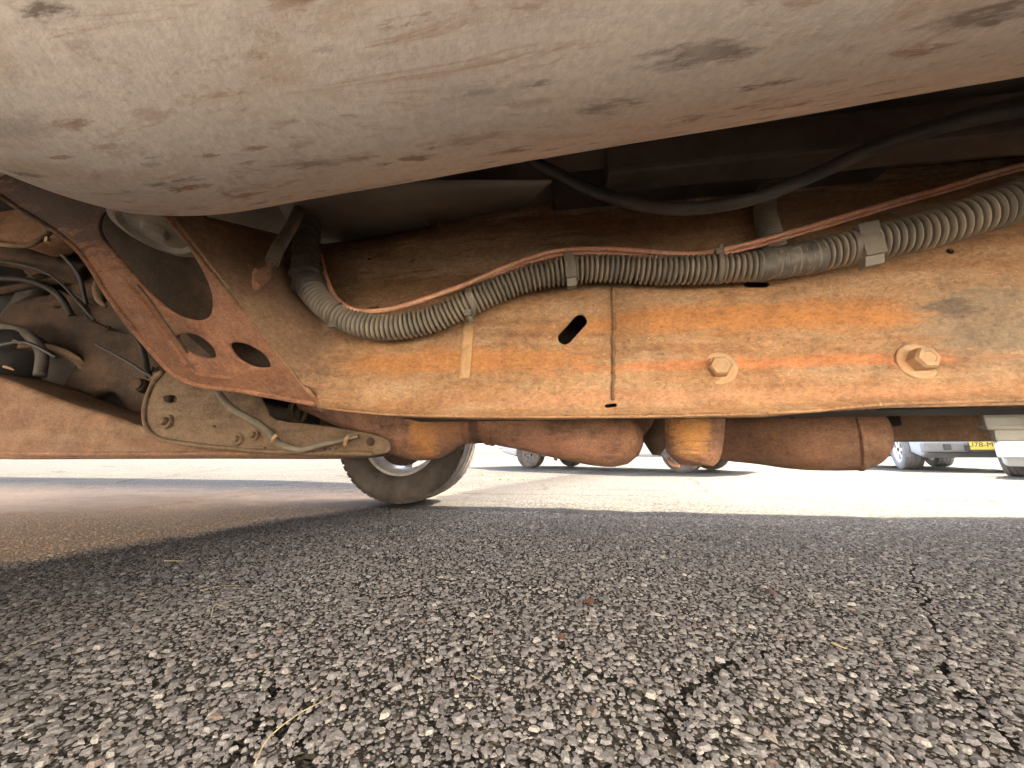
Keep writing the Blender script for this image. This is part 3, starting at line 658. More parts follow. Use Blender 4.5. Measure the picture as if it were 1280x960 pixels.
# flat moulded retaining clips
for px, wd, th_ in ((713, .017, 1), (1075, .024, 1)):
    o, p, tg, r = band('retaining_clip', px, wd, M['clip'], .0022)
    f = Vector((0, -1, 0)); dn = -tg.cross(f).normalized()
    if dn.z > 0: dn = -dn
    c = p+f*(r*.93); e = tg
    n0 = [c-e*wd*.46+dn*(-r*.9), c+e*wd*.46+dn*(-r*.9), c+e*wd*.46+dn*(r*1.02), c-e*wd*.46+dn*(r*1.02)]
    k = f*.003
    V = [q+k*0 for q in n0]+[q+k*1 for q in n0]
    V[2] = V[2]; me_ = mesh('clip_tongue', [*[q+Vector((0, .004, 0)) for q in n0], *[q-Vector((0, .002, 0)) for q in n0]], [(0, 1, 2, 3), (7, 6, 5, 4), (0, 4, 5, 1), (1, 5, 6, 2), (2, 6, 7, 3), (3, 7, 4, 0)], M['clip'], o, False)
    c2 = p+dn*(r*1.0)+Vector((0, -.5*r, 0))
    tgt = c2+Vector((0, .006, 0))
    V = [c2-e*wd*.42+Vector((0, -.008, 0)), c2+e*wd*.42+Vector((0, -.008, 0)), c2+e*wd*.42+dn*.012+Vector((0, -.004, 0)), c2-e*wd*.42+dn*.012+Vector((0, -.004, 0))]
    V += [q+Vector((0, .012, 0)) for q in V]
    mesh('clip_foot', V, [(0, 1, 2, 3), (7, 6, 5, 4), (0, 4, 5, 1), (1, 5, 6, 2), (2, 6, 7, 3), (3, 7, 4, 0)], M['clip'], o, False)
# cable ties with heads and cut tails
def tie(px, lean, tail, hx, mat=None, up=False):
    o, p, tg, r = band('cable_tie', px, .0065, mat or M['clip'], .0030, lean=lean)
    sgnv = 1 if up else -1
    h = p+Vector((0, -.35*r, sgnv*r*.98))
    box('tie_head', h+Vector((-.006, -.006, -.005)), h+Vector((.006, .005, .005)), M['clip'], o, .0012)
    t2 = h+Vector((hx*.7, -.008, sgnv*tail)); side = Vector((.0028, 0, .0012))
    V = [h-side, h+side, t2+side, t2-side]; V += [q+Vector((0, .0018, 0)) for q in V]
    mesh('tie_tail', V, [(0, 1, 2, 3), (7, 6, 5, 4), (0, 4, 5, 1), (1, 5, 6, 2), (2, 6, 7, 3), (3, 7, 4, 0)], M['clip'], o, False)
tie(588, .25, .020, .012); tie(423, .3, .020, -.020, M['tape']); tie(899, -.05, .010, .004, up=True)
# tape wraps: rumpled sleeves
def wrap(name, i0, i1, extra, label=None):
    P = CC[i0:i1+1]; rr = [float(crad(CL[i]/CL[-1])) for i in range(i0, i1+1)]
    k = len(P); rows = []
    T_ = np.gradient(P, axis=0)
    for i in range(k):
        tg = Vector(T_[i]).normalized(); u = tg.cross(UP if abs(tg.z) < .9 else Vector((1, 0, 0))).normalized(); v = tg.cross(u); row = []
        for q in np.linspace(0, 2*math.pi, 40, endpoint=False):
            w_ = ((q/(2*math.pi)+i*.135) % 1.0)*1.5-.6+math.sin(q*3+i*.9)*.22+math.sin(q*5-i*.7)*.15+.35*math.sin(i*2.1)
            e = extra*(1.0+.75*w_) if 0 < i < k-1 else extra*.2
            row.append(Vector(P[i])+(u*math.cos(q)+v*math.sin(q))*(rr[i]+e))
        rows.append(row)
    return grid(name, rows, M['tape'], cond, True, label=label)
wrap('tape_wrap', cpos(943), cpos(1028), .0026, 'dark wrinkled tape around the conduit')
def cidx(k): return k*20
wrap('tape_wrap', 10, 77, .0024); wrap('tape_wrap', 66, 84, .0050)
# branch conduit climbing behind the hose
tube('branch_conduit', [at(972, 322, .585), at(964, 298, .60), at(956, 266, .625), at(960, 235, .63), at(968, 205, .62), at(970, 182, .615), at(962, 172, .64), at(950, 168, .70)], 0.0150, M['ridged'], T, 22, ridge=(.0066, .0046))
# --- copper brake lines
BL = [(400, 318, .60), (407, 345, .575), (417, 368, .555), (432, 383, .545), (455, 389, .545), (490, 386, .542), (540, 371, .540), (590, 352, .538), (640, 331, .542), (690, 315, .55), (740, 311, .556), (800, 314, .562), (860, 318, .565), (900, 313, .565), (950, 301, .570), (1010, 284, .575), (1070, 266, .58), (1130, 248, .585), (1190, 231, .59), (1250, 213, .60), (1340, 188, .61)]
tube('brake_line', [at(*p) for p in BL], 0.0042, M['copper'], T, 12, label='thin copper coloured line above the conduit')
tube('brake_line', [at(x, y+(5.5 if x > 620 else 2), Y+.006) for x, y, Y in BL[6:]], .0030, M['copper'], T, 12, label='second thin copper line under the first')
# --- black hose
tube('rubber_hose', [at(*p) for p in [(600, 165, .52), (655, 196, .50), (690, 214, .49), (740, 238, .485), (795, 255, .48), (850, 261, .475), (905, 256, .47), (960, 242, .465), (1015, 220, .46), (1080, 190, .45), (1150, 165, .44), (1220, 146, .43), (1320, 125, .42)]], [.0085]*6+[.0095, .011], M['rubber'], T, 18, label='smooth black hose sagging below the floor')

# --- floor pans, dark
grid('floor_pan', [[(x, .28, CAM_H+.46), (x, .5, CAM_H+.50), (x, 1.4, CAM_H+.52), (x, 2.2, CAM_H+.50)] for x in np.linspace(-.9, 2.3, 12)], M['floor'], T)
# rounded pan bulge catching light
rows = []
for t_ in np.linspace(0, 1, 16):
    row = []
    for s in np.linspace(0, 1, 24):
        xl = 322+330*s**1.05
        low = np.interp(s, [0, .15, .35, .6, 1], [262, 292, 302, 290, 262])
        top = 225
        y = low+(top-low)*t_
        Y = .70-.20*math.sin(t_*math.pi/2)
        row.append(at(xl+40*t_, y, Y))
    rows.append(row)
grid('pan_bulge', rows, M['floor'], T)
box('floor_brace', at(690, 243, .60)+Vector((0, 0, 0)), at(690, 243, .60)+Vector((.55, .05, .10)), M['dark'], T, .006)
box('floor_brace', at(960, 195, .56), at(960, 195, .56)+Vector((.8, .06, .05)), M['dark'], T, .006)
box('floor_brace', at(760, 215, .50), at(760, 215, .50)+Vector((1.2, .05, .06)), M['dark'], T, .006)
for k, px in enumerate((533, 540, 548)): bolt(px, 278, .60, .005, T, 0, name='pan_stud', mat=M['skid'])

# --- exhaust
def ex(p): return at(*p)
YE = .95
cat_pts = [(330, 500, 1.0), (400, 505, .98), (440, 510, .97), (485, 520, .96), (520, 525, .95), (560, 524, .95), (590, 524, .95)]
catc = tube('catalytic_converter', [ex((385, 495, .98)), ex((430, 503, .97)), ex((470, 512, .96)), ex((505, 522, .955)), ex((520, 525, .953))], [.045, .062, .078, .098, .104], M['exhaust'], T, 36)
oc = tube('converter_shell', [ex((508, 522, .955)), ex((516, 524, .953)), ex((545, 524, .952)), ex((572, 519, .95)), ex((584, 516, .95))], [.100, .1085, .104, .083, .074], M['exhaust'], catc, 36, label='rusted converter section, bounced light painted into its bright orange')
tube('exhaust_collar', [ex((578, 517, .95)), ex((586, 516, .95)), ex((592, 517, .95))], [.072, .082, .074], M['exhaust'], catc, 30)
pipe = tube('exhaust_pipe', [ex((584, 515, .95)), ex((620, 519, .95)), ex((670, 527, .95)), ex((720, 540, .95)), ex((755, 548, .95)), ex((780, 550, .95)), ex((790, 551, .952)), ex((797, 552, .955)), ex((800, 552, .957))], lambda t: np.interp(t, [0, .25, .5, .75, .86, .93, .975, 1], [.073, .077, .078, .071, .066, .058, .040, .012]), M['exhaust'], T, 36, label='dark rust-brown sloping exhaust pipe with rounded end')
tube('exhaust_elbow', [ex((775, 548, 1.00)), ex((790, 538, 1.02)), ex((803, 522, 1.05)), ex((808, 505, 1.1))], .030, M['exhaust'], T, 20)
tube('exhaust_flange', [ex((818, 500, 1.15)), ex((820, 530, 1.15)), ex((820, 558, 1.15)), ex((820, 566, 1.15)), ex((820, 569, 1.15))], [.050, .050, .046, .038, .01], M['susp'], T, 24, n=3)
# near vertical can with rounded lower end
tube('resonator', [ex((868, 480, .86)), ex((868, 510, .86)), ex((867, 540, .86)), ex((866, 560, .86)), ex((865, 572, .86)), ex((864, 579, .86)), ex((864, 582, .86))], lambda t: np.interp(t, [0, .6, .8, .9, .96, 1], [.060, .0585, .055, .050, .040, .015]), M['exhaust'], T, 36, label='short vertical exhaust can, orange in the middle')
tube('exhaust_stub', [ex((836, 574, .90)), ex((840, 580, .88)), ex((850, 583, .87))], .004, M['copper'], T, 10)
o_ = tube('orange_patch', [ex((867, 513, .86)), ex((867, 552, .86))], [.0592, .0592], M['exhaust'], T, 36, cap=False, n=10)
bpy.data.objects.remove(o_)
# muffler
mf = tube('muffler', [ex((880, 545, 1.30)), ex((905, 545, 1.22)), ex((950, 545, 1.14)), ex((1000, 546, 1.06)), ex((1030, 545, 1.03)), ex((1056, 544, 1.01)), ex((1069, 543, 1.0)), ex((1076, 543, .995)), ex((1080, 543, .995))], lambda t: np.interp(t, [0, .2, .45, .6, .85, .95, .985, 1], [.068, .074, .079, .083, .084, .083, .079, .070]), M['muffler'], T, 40, label='tapering rusty muffler with rounded crimped end')
ma = (ex((1092, 543, .99))-ex((1040, 545, 1.02))).normalized()
lathe('muffler_seam', [(-.006, .080), (-.003, .0845), (.003, .085), (.006, .083), (.010, .079)], ex((1067, 543.5, 1.0)), ma, M['muffler'], mf, 48)
for (cx, cy, cy_, rr_, w_) in ((618, 519, .95, .0765, .010), (700, 535, .95, .0785, .004)):
    aa = (ex((660, 525, .95))-ex((600, 516, .95))).normalized()
    lathe('pipe_clamp' if w_ > .005 else 'weld_ring', [(-w_, rr_), (-w_, rr_+.0028), (w_, rr_+.0028), (w_, rr_)], ex((cx, cy, cy_)), aa, M['exhaust'], pipe, 44)
tube('hanger_rod', [ex((640, 470, .90)), ex((642, 505, .885)), ex((650, 520, .875)), ex((662, 522, .875))], .0045, M['susp'], T, 8)
tube('hanger_rod', [ex((985, 470, .98)), ex((985, 515, .965)), ex((992, 522, .965))], .0045, M['susp'], T, 8)
tube('hanger_bracket', [ex((905, 520, 1.15)), ex((908, 540, 1.15)), ex((909, 556, 1.15))], .010, M['skid'], T, 10)
box('transmission_crossmember', at(700, 508, 1.25), at(1120, 517, 1.25)+Vector((0, .1, -.02)), M['susp'], T, .006) if False else None
# crossmember behind the pipes
box('crossmember', Vector((.20, 1.20, CAM_H+.078)), Vector((.95, 1.30, CAM_H+.20)), M['susp'], T, .008)
# far rail and bright line under it
fr_ = at(1165, 552, 1.62)
box('frame_rail', (-1.5, 1.56, fr_.z), (3.4, 1.66, fr_.z+.20), M['arm'], T, .012, label='dark far chassis rail behind the muffler')
tube('fuel_line', [at(1085, 517, 1.35), at(1160, 516, 1.35), at(1240, 515.5, 1.35)], .0045, M['copper'], T, 8)
# grey plastic bracket right of the muffler
gb = box('plastic_cover', at(1229, 520, .80)+Vector((0, 0, -.002)), at(1229, 520, .80)+Vector((.4, .008, .10)), M['grey'], T, .003, label='grey moulded plastic cover at the right edge')
zc = at(1229, 520, .80); zlo = at(1232, 552, .80).z
V0 = box('cover_lip', Vector((zc.x+.012, .80, zlo)), Vector((zc.x+.42, .812, zc.z-.022)), M['grey'], gb, .004)
box('cover_ledge', Vector((zc.x-.006, .792, zc.z-.026)), Vector((zc.x+.42, .808, zc.z-.018)), M['grey'], gb, .002)
box('cover_panel', Vector((zc.x+.004, .803, zc.z-.020)), Vector((zc.x+.41, .812, zc.z+.004)), M['grey'], gb, .002)
for dx in (.072, .095): box('cover_clip', Vector((zc.x+dx, .785, zc.z-.026)), Vector((zc.x+dx+.010, .80, zc.z-.006)), M['dark'], gb, .002)

# --- front suspension, left of the picture
YL = 1.0
yplate('control_arm', .98, [(-160, 430), (0, 470), (60, 489), (120, 512), (180, 530), (210, 540), (300, 552), (420, 562), (440, 567), (300, 567), (120, 568), (40, 568), (0, 564), (-160, 558)], M['arm'], T, th=.16, bevel=.014, curved=3, label='broad brown lower control arm above the ground')
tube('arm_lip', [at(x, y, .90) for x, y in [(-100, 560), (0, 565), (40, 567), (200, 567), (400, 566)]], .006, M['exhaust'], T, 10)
yplate('spring_tower', 1.12, [(100, 300), (180, 300), (300, 400), (300, 520), (180, 540), (120, 520), (96, 500), (100, 460), (120, 420), (112, 380), (90, 350)], M['susp'], T, holes=[[(116, 512), (124, 494), (140, 486), (156, 492), (166, 512), (140, 517)]], th=.05, bevel=.008, curved=3)
yplate('arm_pocket', 1.2, [(96, 470), (180, 470), (180, 530), (96, 530)], M['dark'], T, th=.01)
sk = yplate('skid_bracket', .86, [(202, 464), (188, 482), (180, 508), (181, 530), (192, 545), (215, 552), (300, 562), (380, 566), (470, 567), (488, 558), (470, 545), (400, 533), (345, 526), (330, 505), (318, 492), (262, 480)], M['skid'], T, holes=[[(206, 494), (218, 493), (223, 497), (221, 504), (209, 504), (205, 500)]], th=.006, bevel=.003, curved=3, label='dirty tan skid bracket with slot and bolts')
tube('bracket_rim', [at(x, y, .855) for x, y in [(204, 464), (190, 482), (181, 508), (182, 530), (193, 545), (215, 552), (300, 562), (380, 566), (465, 567)]], .006, M['skid'], sk, 8)
bolt(208, 527, .855, .020, sk, 0, mat=M['skid']); bolt(297, 549, .855, .016, sk, 0, mat=M['skid']); bolt(318, 544, .855, .014, sk, 0, mat=M['skid']); bolt(463, 552, .855, .010, sk, 0, mat=M['susp'])
for px, py in ((268, 533), (331, 560), (406, 561), (412, 561), (420, 561)): bolt(px, py, .856, .003, sk, 0, name='rivet', mat=M['dark'])
# wire harness over the skid bracket
hn = tube('wire_harness', [at(*p) for p in [(268, 480, .80), (277, 496, .80), (292, 512, .805), (320, 528, .81), (336, 540, .815), (350, 555, .82), (375, 562, .82), (400, 556, .825), (425, 551, .83), (448, 545, .84)]], [.006, .009, .0095, .009, .008, .006, .005], M['conduit'], T, 14)
for (a, b) in (((277, 500), (285, 507)), ((341, 552), (346, 544)), ((431, 556), (436, 545))):
    tube('harness_clip', [at(a[0], a[1], .805), at((a[0]+b[0])/2-1, (a[1]+b[1])/2-1, .798), at(b[0], b[1], .80)], .0045, M['sticker'], hn, 8)
tube('vent_tube', [at(*p) for p in [(326, 488, .9), (320, 500, .9), (318, 515, .9), (326, 530, .88), (336, 540, .84)]], .0035, M['conduit'], T, 8)
tube('torsion_bar', [at(300, 505, 1.05), at(350, 519, 1.05), at(372, 520, 1.05)], [.03, .026, .026], M['dark'], T, 18)
lathe('torsion_collar', [(-.006, .03), (-.006, .036), (.006, .036), (.006, .03)], at(372, 515, 1.04), (1, 0, .1), M['skid'], T, 24)
tube('steering_rod', [at(-80, 315, .95), at(0, 318, .97), at(60, 330, 1.0), at(112, 345, 1.05)], .042, M['susp'], T, 20)
tube('brake_hose', [at(-60, 300, .8), at(0, 305, .8), at(35, 306, .82), at(62, 290, .85), at(78, 265, .9)], .008, M['skid'], T, 10)
box('hose_fitting', at(57, 300, .8)+Vector((-.008, 0, -.004)), at(57, 300, .8)+Vector((.004, .01, .012)), M['bolt'], T, .002)
yplate('upper_arm', .92, [(-80, 200), (0, 250), (40, 268), (70, 284), (80, 300), (58, 308), (40, 304), (0, 292), (-80, 280)], M['arm'], T, th=.10, bevel=.02, curved=3)
bt = lathe('axle_boot', [(-.16, .03), (-.14, .045), (-.125, .038), (-.105, .058), (-.09, .048), (-.07, .070), (-.052, .058), (-.03, .084), (-.01, .072), (.015, .096), (.03, .092), (.045, .06), (.05, .0)], at(14, 448, 0.98), (.9, -.35, -.12), M['boot'], T, 44, label='dark ribbed rubber axle boot')
lathe('boot_band', [(.008, .094), (.008, .0985), (.020, .0985), (.020, .094)], at(14, 448, 0.98), (.9, -.35, -.12), M['susp'], bt, 44)
lathe('hub_ring', [(-.04, .10), (-.04, .122), (.0, .128), (.012, .126), (.016, .112), (.004, .100), (-.03, .094)], at(50, 474, 1.03), (.62, -.60, -.25), M['skid'], T, 56, label='dusty curved ring around the wheel hub')
lathe('brake_drum', [(-.05, .118), (-.012, .118), (-.012, .0)], at(50, 474, 1.03), (.62, -.60, -.25), M['dark'], T, 40)
0 and tube('knuckle_web', [at(*p) for p in [(60, 400, 1.05), (84, 420, 1.05), (110, 436, 1.07), (150, 470, 1.08)]], [.02, .028, .03, .02], M['susp'], T, 14)
for (a_, b_, c_, rr_) in (((-20, 322, .93), (60, 342, .96), (118, 400, 1.0), .0045), ((60, 300, .92), (96, 340, .98), (108, 380, 1.03), .006), ((120, 430, 1.04), (160, 452, 1.0), (196, 476, .93), .0045), ((-20, 436, .9), (30, 428, .93), (70, 446, .96), .005)):
    tube('thin_cable', [at(*a_), at(*b_), at(*c_)], rr_, M['rubber'], T, 8)
for q_, r_ in (((40, 332, 1.0), .035), ((104, 300, 1.05), .03), ((170, 480, .96), .022)):
    lathe('bushing', [(-.04, .0), (-.04, r_*.8), (-.034, r_), (-.006, r_), (-.003, r_*.8), (.003, r_*.8), (.006, r_*.55), (.006, 0)], at(*q_), (.2, -1, .1), M['susp'], T, 26)
for q in ((150, 372), (188, 462), (134, 410)): bolt(q[0], q[1], 1.065, .012, T, 0, mat=M['susp'])
tube('cavity_hose', [at(*p) for p in [(112, 330, 1.02), (150, 392, 1.04), (176, 430, 1.05), (186, 470, 1.0)]], .009, M['boot'], T, 12)
yplate('steering_knuckle', 1.10, [(10, 398), (28, 382), (48, 374), (68, 374), (76, 366), (90, 373), (104, 378), (112, 392), (119, 405), (150, 418), (205, 435), (215, 500), (120, 530), (60, 500), (20, 470), (2, 430)], M['susp'], T, holes=[[(72, 386), (78, 380), (85, 381), (86, 387), (79, 391)], [(112, 516), (122, 494), (140, 486), (158, 492), (168, 516), (140, 522)]], th=.04, bevel=.012, curved=3)
for px, py, rr_ in ((10, 422, .012), (2, 455, .010)):
    tube('steel_link', [at(px-60, py-4, .95), at(px-12, py, .95), at(px+10, py+5, .955), at(px+16, py+8, .96)], [rr_, rr_, rr_*.9, rr_*.3], M['bolt'], T, 14)
tube('tie_rod', [at(-60, 372, .96), at(10, 362, 1.0), at(60, 352, 1.04), at(110, 350, 1.08)], .014, M['susp'], T, 12)
tube('stabiliser_bar', [at(-60, 405, .93), at(0, 408, .96), at(34, 418, .98), at(52, 440, 1.0), at(50, 470, 1.0)], .016, M['dark'], T, 14)
tube('cooling_fin', [at(*p) for p in [(128, 345, 1.0), (122, 358, 1.0), (124, 374, 1.0), (132, 383, 1.0)]], [.010, .014, .012, .006], M['skid'], T, 12)
lathe('ball_joint', [(-.05, .02), (-.04, .05), (0, .06), (.03, .05), (.04, .0)], at(120, 362, 1.08), (.3, -1, .1), M['susp'], T, 24)
tube('brake_hose', [at(*p) for p in [(-60, 352, .98), (0, 348, .98), (40, 352, 1.0), (72, 368, 1.02), (90, 395, 1.06)]], .011, M['boot'], T, 14)
lathe('shock_absorber', [(-.3, .03), (-.1, .03), (-.1, .045), (.25, .045), (.25, 0)], at(20, 400, 1.25), (.3, .1, 1), M['dark'], T, 24)
box('engine_shield', at(-160, 300, 1.35), at(330, 500, 1.35)+Vector((0, .04, -.03)), M['susp'], T, .01) if False else None
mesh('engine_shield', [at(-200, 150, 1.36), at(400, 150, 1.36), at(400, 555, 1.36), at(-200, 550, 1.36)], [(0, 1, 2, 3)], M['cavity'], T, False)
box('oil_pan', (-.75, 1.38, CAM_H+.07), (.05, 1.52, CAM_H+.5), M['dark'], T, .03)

# --- wheels
def tyre_profile(r, w_, rim):
    return [(-w_*.40, rim), (-w_*.47, rim+.02), (-w_*.52, rim+(r-rim)*.45), (-w_*.50, r-.035), (-w_*.44, r-.010), (-w_*.40, r-.003), (-w_*.24, r), (-w_*.235, r-.008), (-w_*.20, r-.008), (-w_*.195, r),
            (-w_*.03, r), (-w_*.025, r-.008), (w_*.025, r-.008), (w_*.03, r), (w_*.195, r), (w_*.20, r-.008), (w_*.235, r-.008), (w_*.24, r), (w_*.40, r-.003), (w_*.44, r-.010), (w_*.50, r-.035), (w_*.52, rim+(r-rim)*.45), (w_*.47, rim+.02), (w_*.40, rim)]
def wheel(parent, c, r, w_, axis, out_sign, tm, base, rim=None, spokes=7, rm=None):
    rm = rm or M['rim']
    rim = rim or r*.58; ax = Vector(axis).normalized()*out_sign
    ty = lathe('tyre', tyre_profile(r, w_, rim), c, ax, tm, None, 64, base=base); ty.parent = parent
    # tread blocks: thin sipes cut as raised lugs
    V = []; F = []; u = ax.cross(UP).normalized(); v = ax.cross(u); nb = 54
    for k in range(nb):
        q0 = 2*math.pi*k/nb; q1 = q0+2*math.pi/nb*.72
        for s0, s1 in ((-.46, -.26), (.26, .46)):
            n0 = len(V)
            for rr_ in (r-.012, r-.0035):
                for s, q in ((s0, q0), (s1, q0), (s1, q1), (s0, q1)): V.append(Vector(c)+ax*(s*w_)+(u*math.cos(q)+v*math.sin(q))*rr_)
            F += [(n0+4, n0+5, n0+6, n0+7), (n0, n0+1, n0+5, n0+4), (n0+1, n0+2, n0+6, n0+5), (n0+2, n0+3, n0+7, n0+6), (n0+3, n0, n0+4, n0+7)]
    tr = mesh('tread', V, F, tm, None, False, base=base); tr.parent = parent; tr['kind'] = 'stuff'
    lathe_o = lathe('rim', [(-w_*.44, rim+.012), (-w_*.43, rim-.004), (-w_*.38, rim-.012), (-w_*.15, rim-.03), (w_*.2, rim-.03), (w_*.38, rim-.012), (w_*.43, rim-.004), (w_*.45, rim+.010)], c, ax, rm, None, 48, base=base)
    lathe_o.parent = parent
    V = []; F = []
    for k in range(spokes):
        q = 2*math.pi*k/spokes; n0 = len(V)
        for s in (w_*.30, w_*.40):
            for rad, hw in ((rim*.15, .035), (rim-.02, .022)):
                for sg in (-1, 1):
                    p = Vector(c)+ax*(s-(rad*.02))+(u*math.cos(q)+v*math.sin(q))*rad+(-u*math.sin(q)+v*math.cos(q))*hw*sg; V.append(p)
        F += [(n0, n0+1, n0+3, n0+2), (n0+4, n0+6, n0+7, n0+5), (n0, n0+2, n0+6, n0+4), (n0+1, n0+5, n0+7, n0+3), (n0, n0+4, n0+5, n0+1), (n0+2, n0+3, n0+7, n0+6)]
    sp_ = mesh('spokes', V, F, rm, None, False, base=base); sp_.parent = parent
    hb = lathe('hub', [(w_*.1, .0), (w_*.42, .0), (w_*.43, .03), (w_*.38, .05), (w_*.1, .055), (-w_*.2, .07), (-w_*.3, .09), (-w_*.3, .0)], c, ax, M['susp'], None, 24, base=base); hb.parent = parent
    return ty
def truck_wheel(x, yc, sgn_):
    e = bpy.data.objects.new('wheel', None); COL.objects.link(e); e.parent = T; e.location = Vector((x, yc, 0))-BASE
    wheel(e, Vector((x, yc, .385)), .39, .31, (0, 1, 0), sgn_, M['tyre'], Vector((x, yc, 0)), rim=.225, rm=M['dustyrim'])
WX = -.93
truck_wheel(WX, 2.18, 1); truck_wheel(WX, -.01, -1); truck_wheel(2.95, 2.16, 1); truck_wheel(2.95, -.01, -1)
# inner drum of the far wheel
lathe('brake_disc', [(-.01, .0), (-.01, .15), (.01, .15), (.01, 0)], (WX, 2.08, .355), (0, 1, 0), M['susp'], T, 40)
tube('half_shaft', [(WX, 1.3, .47), (WX, 2.08, .36)], .022, M['dark'], T, 14, n=4)

# --- outer body shell (white)
XF, XR = -2.9, 4.35
def arch(xc, r, z0, k=10): return [(xc+r*math.cos(q), .36+r*math.sin(q)) for q in np.linspace(math.pi, 0, k)] if False else [(xc+r*math.cos(q), .36+r*math.sin(q)) for q in np.linspace(0, math.pi, k)]
def side(y, near):
    z0 = .60
    bot = [(XR, .66)] + [(2.95+.46, .62)]+[(2.95+.46*math.cos(q), .40+.46*math.sin(q)) for q in np.linspace(.5, math.pi-.5, 9)]+[(2.95-.46, .60), (2.35, .60)]
    bot += ([(2.3, .60), (-.40, .60)] if near else [(1.9, .66), (-.40, .52)])
    bot += [(WX+.48*math.cos(q), .40+.48*math.sin(q)) for q in np.linspace(.45, math.pi-.45, 9)]+[(XF, .55)]
    top = [(XF, 1.02), (XF+.15, 1.10), (-.55, 1.22), (.15, 1.85), (.35, 1.92), (1.75, 1.92), (2.1, 1.80), (2.25, 1.30), (XR, 1.30)]
    win = [[(-.28, 1.28), (.22, 1.75), (.75, 1.78), (.75, 1.28)], [(.85, 1.28), (.85, 1.78), (1.6, 1.78), (1.85, 1.70), (1.95, 1.28)]]
    o = plate('body_side', Vector((0, y, 0)), Vector((1, 0, 0)), Vector((0, 0, 1)), bot+top, M['white'], T, holes=win, th=.05, bevel=.012)
    for wdw in win: plate('side_window', Vector((0, y, 0)), Vector((1, 0, 0)), Vector((0, 0, 1)), wdw, M['glass'], o, th=.008, bevel=.001)
    return o
side(-.13, True); far_side = side(2.33, False)
def sheet(name, pts, mat, th=.02):
    o = mesh(name, pts, [tuple(range(len(pts)))], mat, T, False); modded(o, [('SOLIDIFY', dict(thickness=th, offset=0))]); return o
Y0, Y1 = -.10, 2.30
sheet('hood', [(XF, Y0, 1.12), (XF, Y1, 1.12), (-.55, Y1, 1.20), (-.55, Y0, 1.20)], M['white'])
sheet('hood_dark_sheet', [(XF+.1, Y0+.05, 1.05), (XF+.1, Y1-.05, 1.05), (-.6, Y1-.05, 1.12), (-.6, Y0+.05, 1.12)], M['cavity'])  # dark sheet added so the white hood's underside reads as shade
sheet('windscreen', [(-.55, Y0, 1.21), (-.55, Y1, 1.21), (.15, Y1, 1.84), (.15, Y0, 1.84)], M['glass'], .01)
sheet('roof', [(.15, Y0, 1.86), (.15, Y1, 1.86), (.38, Y1, 1.93), (.38, Y0, 1.93)], M['white']); sheet('roof', [(.40, Y0, 1.93), (.40, Y1, 1.93), (2.08, Y1, 1.88), (2.08, Y0, 1.88)], M['white'])
sheet('cab_back', [(2.1, Y0, 1.80), (2.1, Y1, 1.80), (2.22, Y1, .80), (2.22, Y0, .80)], M['white'])
sheet('cab_floor', [(-.45, Y0, .86), (2.2, Y0, .86), (2.2, Y1, .86), (-.45, Y1, .86)], M['dark'])
sheet('bed_floor', [(2.26, Y0, .82), (XR, Y0, .82), (XR, Y1, .82), (2.26, Y1, .82)], M['dark'])
sheet('tailgate', [(XR-.02, Y0, .70), (XR-.02, Y1, .70), (XR-.02, Y1, 1.28), (XR-.02, Y0, 1.28)], M['white'], .04)
sheet('grille', [(XF+.02, Y0, .55), (XF+.02, Y1, .55), (XF+.02, Y1, 1.04), (XF+.02, Y0, 1.04)], M['dark'], .04)
box('front_bumper', (XF-.12, -.12, .48), (XF-.02, 2.32, .70), M['chrome'], T, .03); box('rear_bumper', (XR+.01, -.1, .50), (XR+.14, 2.3, .68), M['chrome'], T, .03)
for yy in (.02, 1.98): box('headlight', (XF-.02, yy, .80), (XF+.05, yy+.24, .98), M['lamp'], T, .02); box('tail_light', (XR-.01, yy, .90), (XR+.04, yy+.18, 1.2), M['redlamp'], T, .02)
sheet('firewall', [(-.42, Y0+.03, .55), (-.42, Y1-.03, .55), (-.42, Y1-.03, 1.2), (-.42, Y0+.03, 1.2)], M['dark']) if False else None

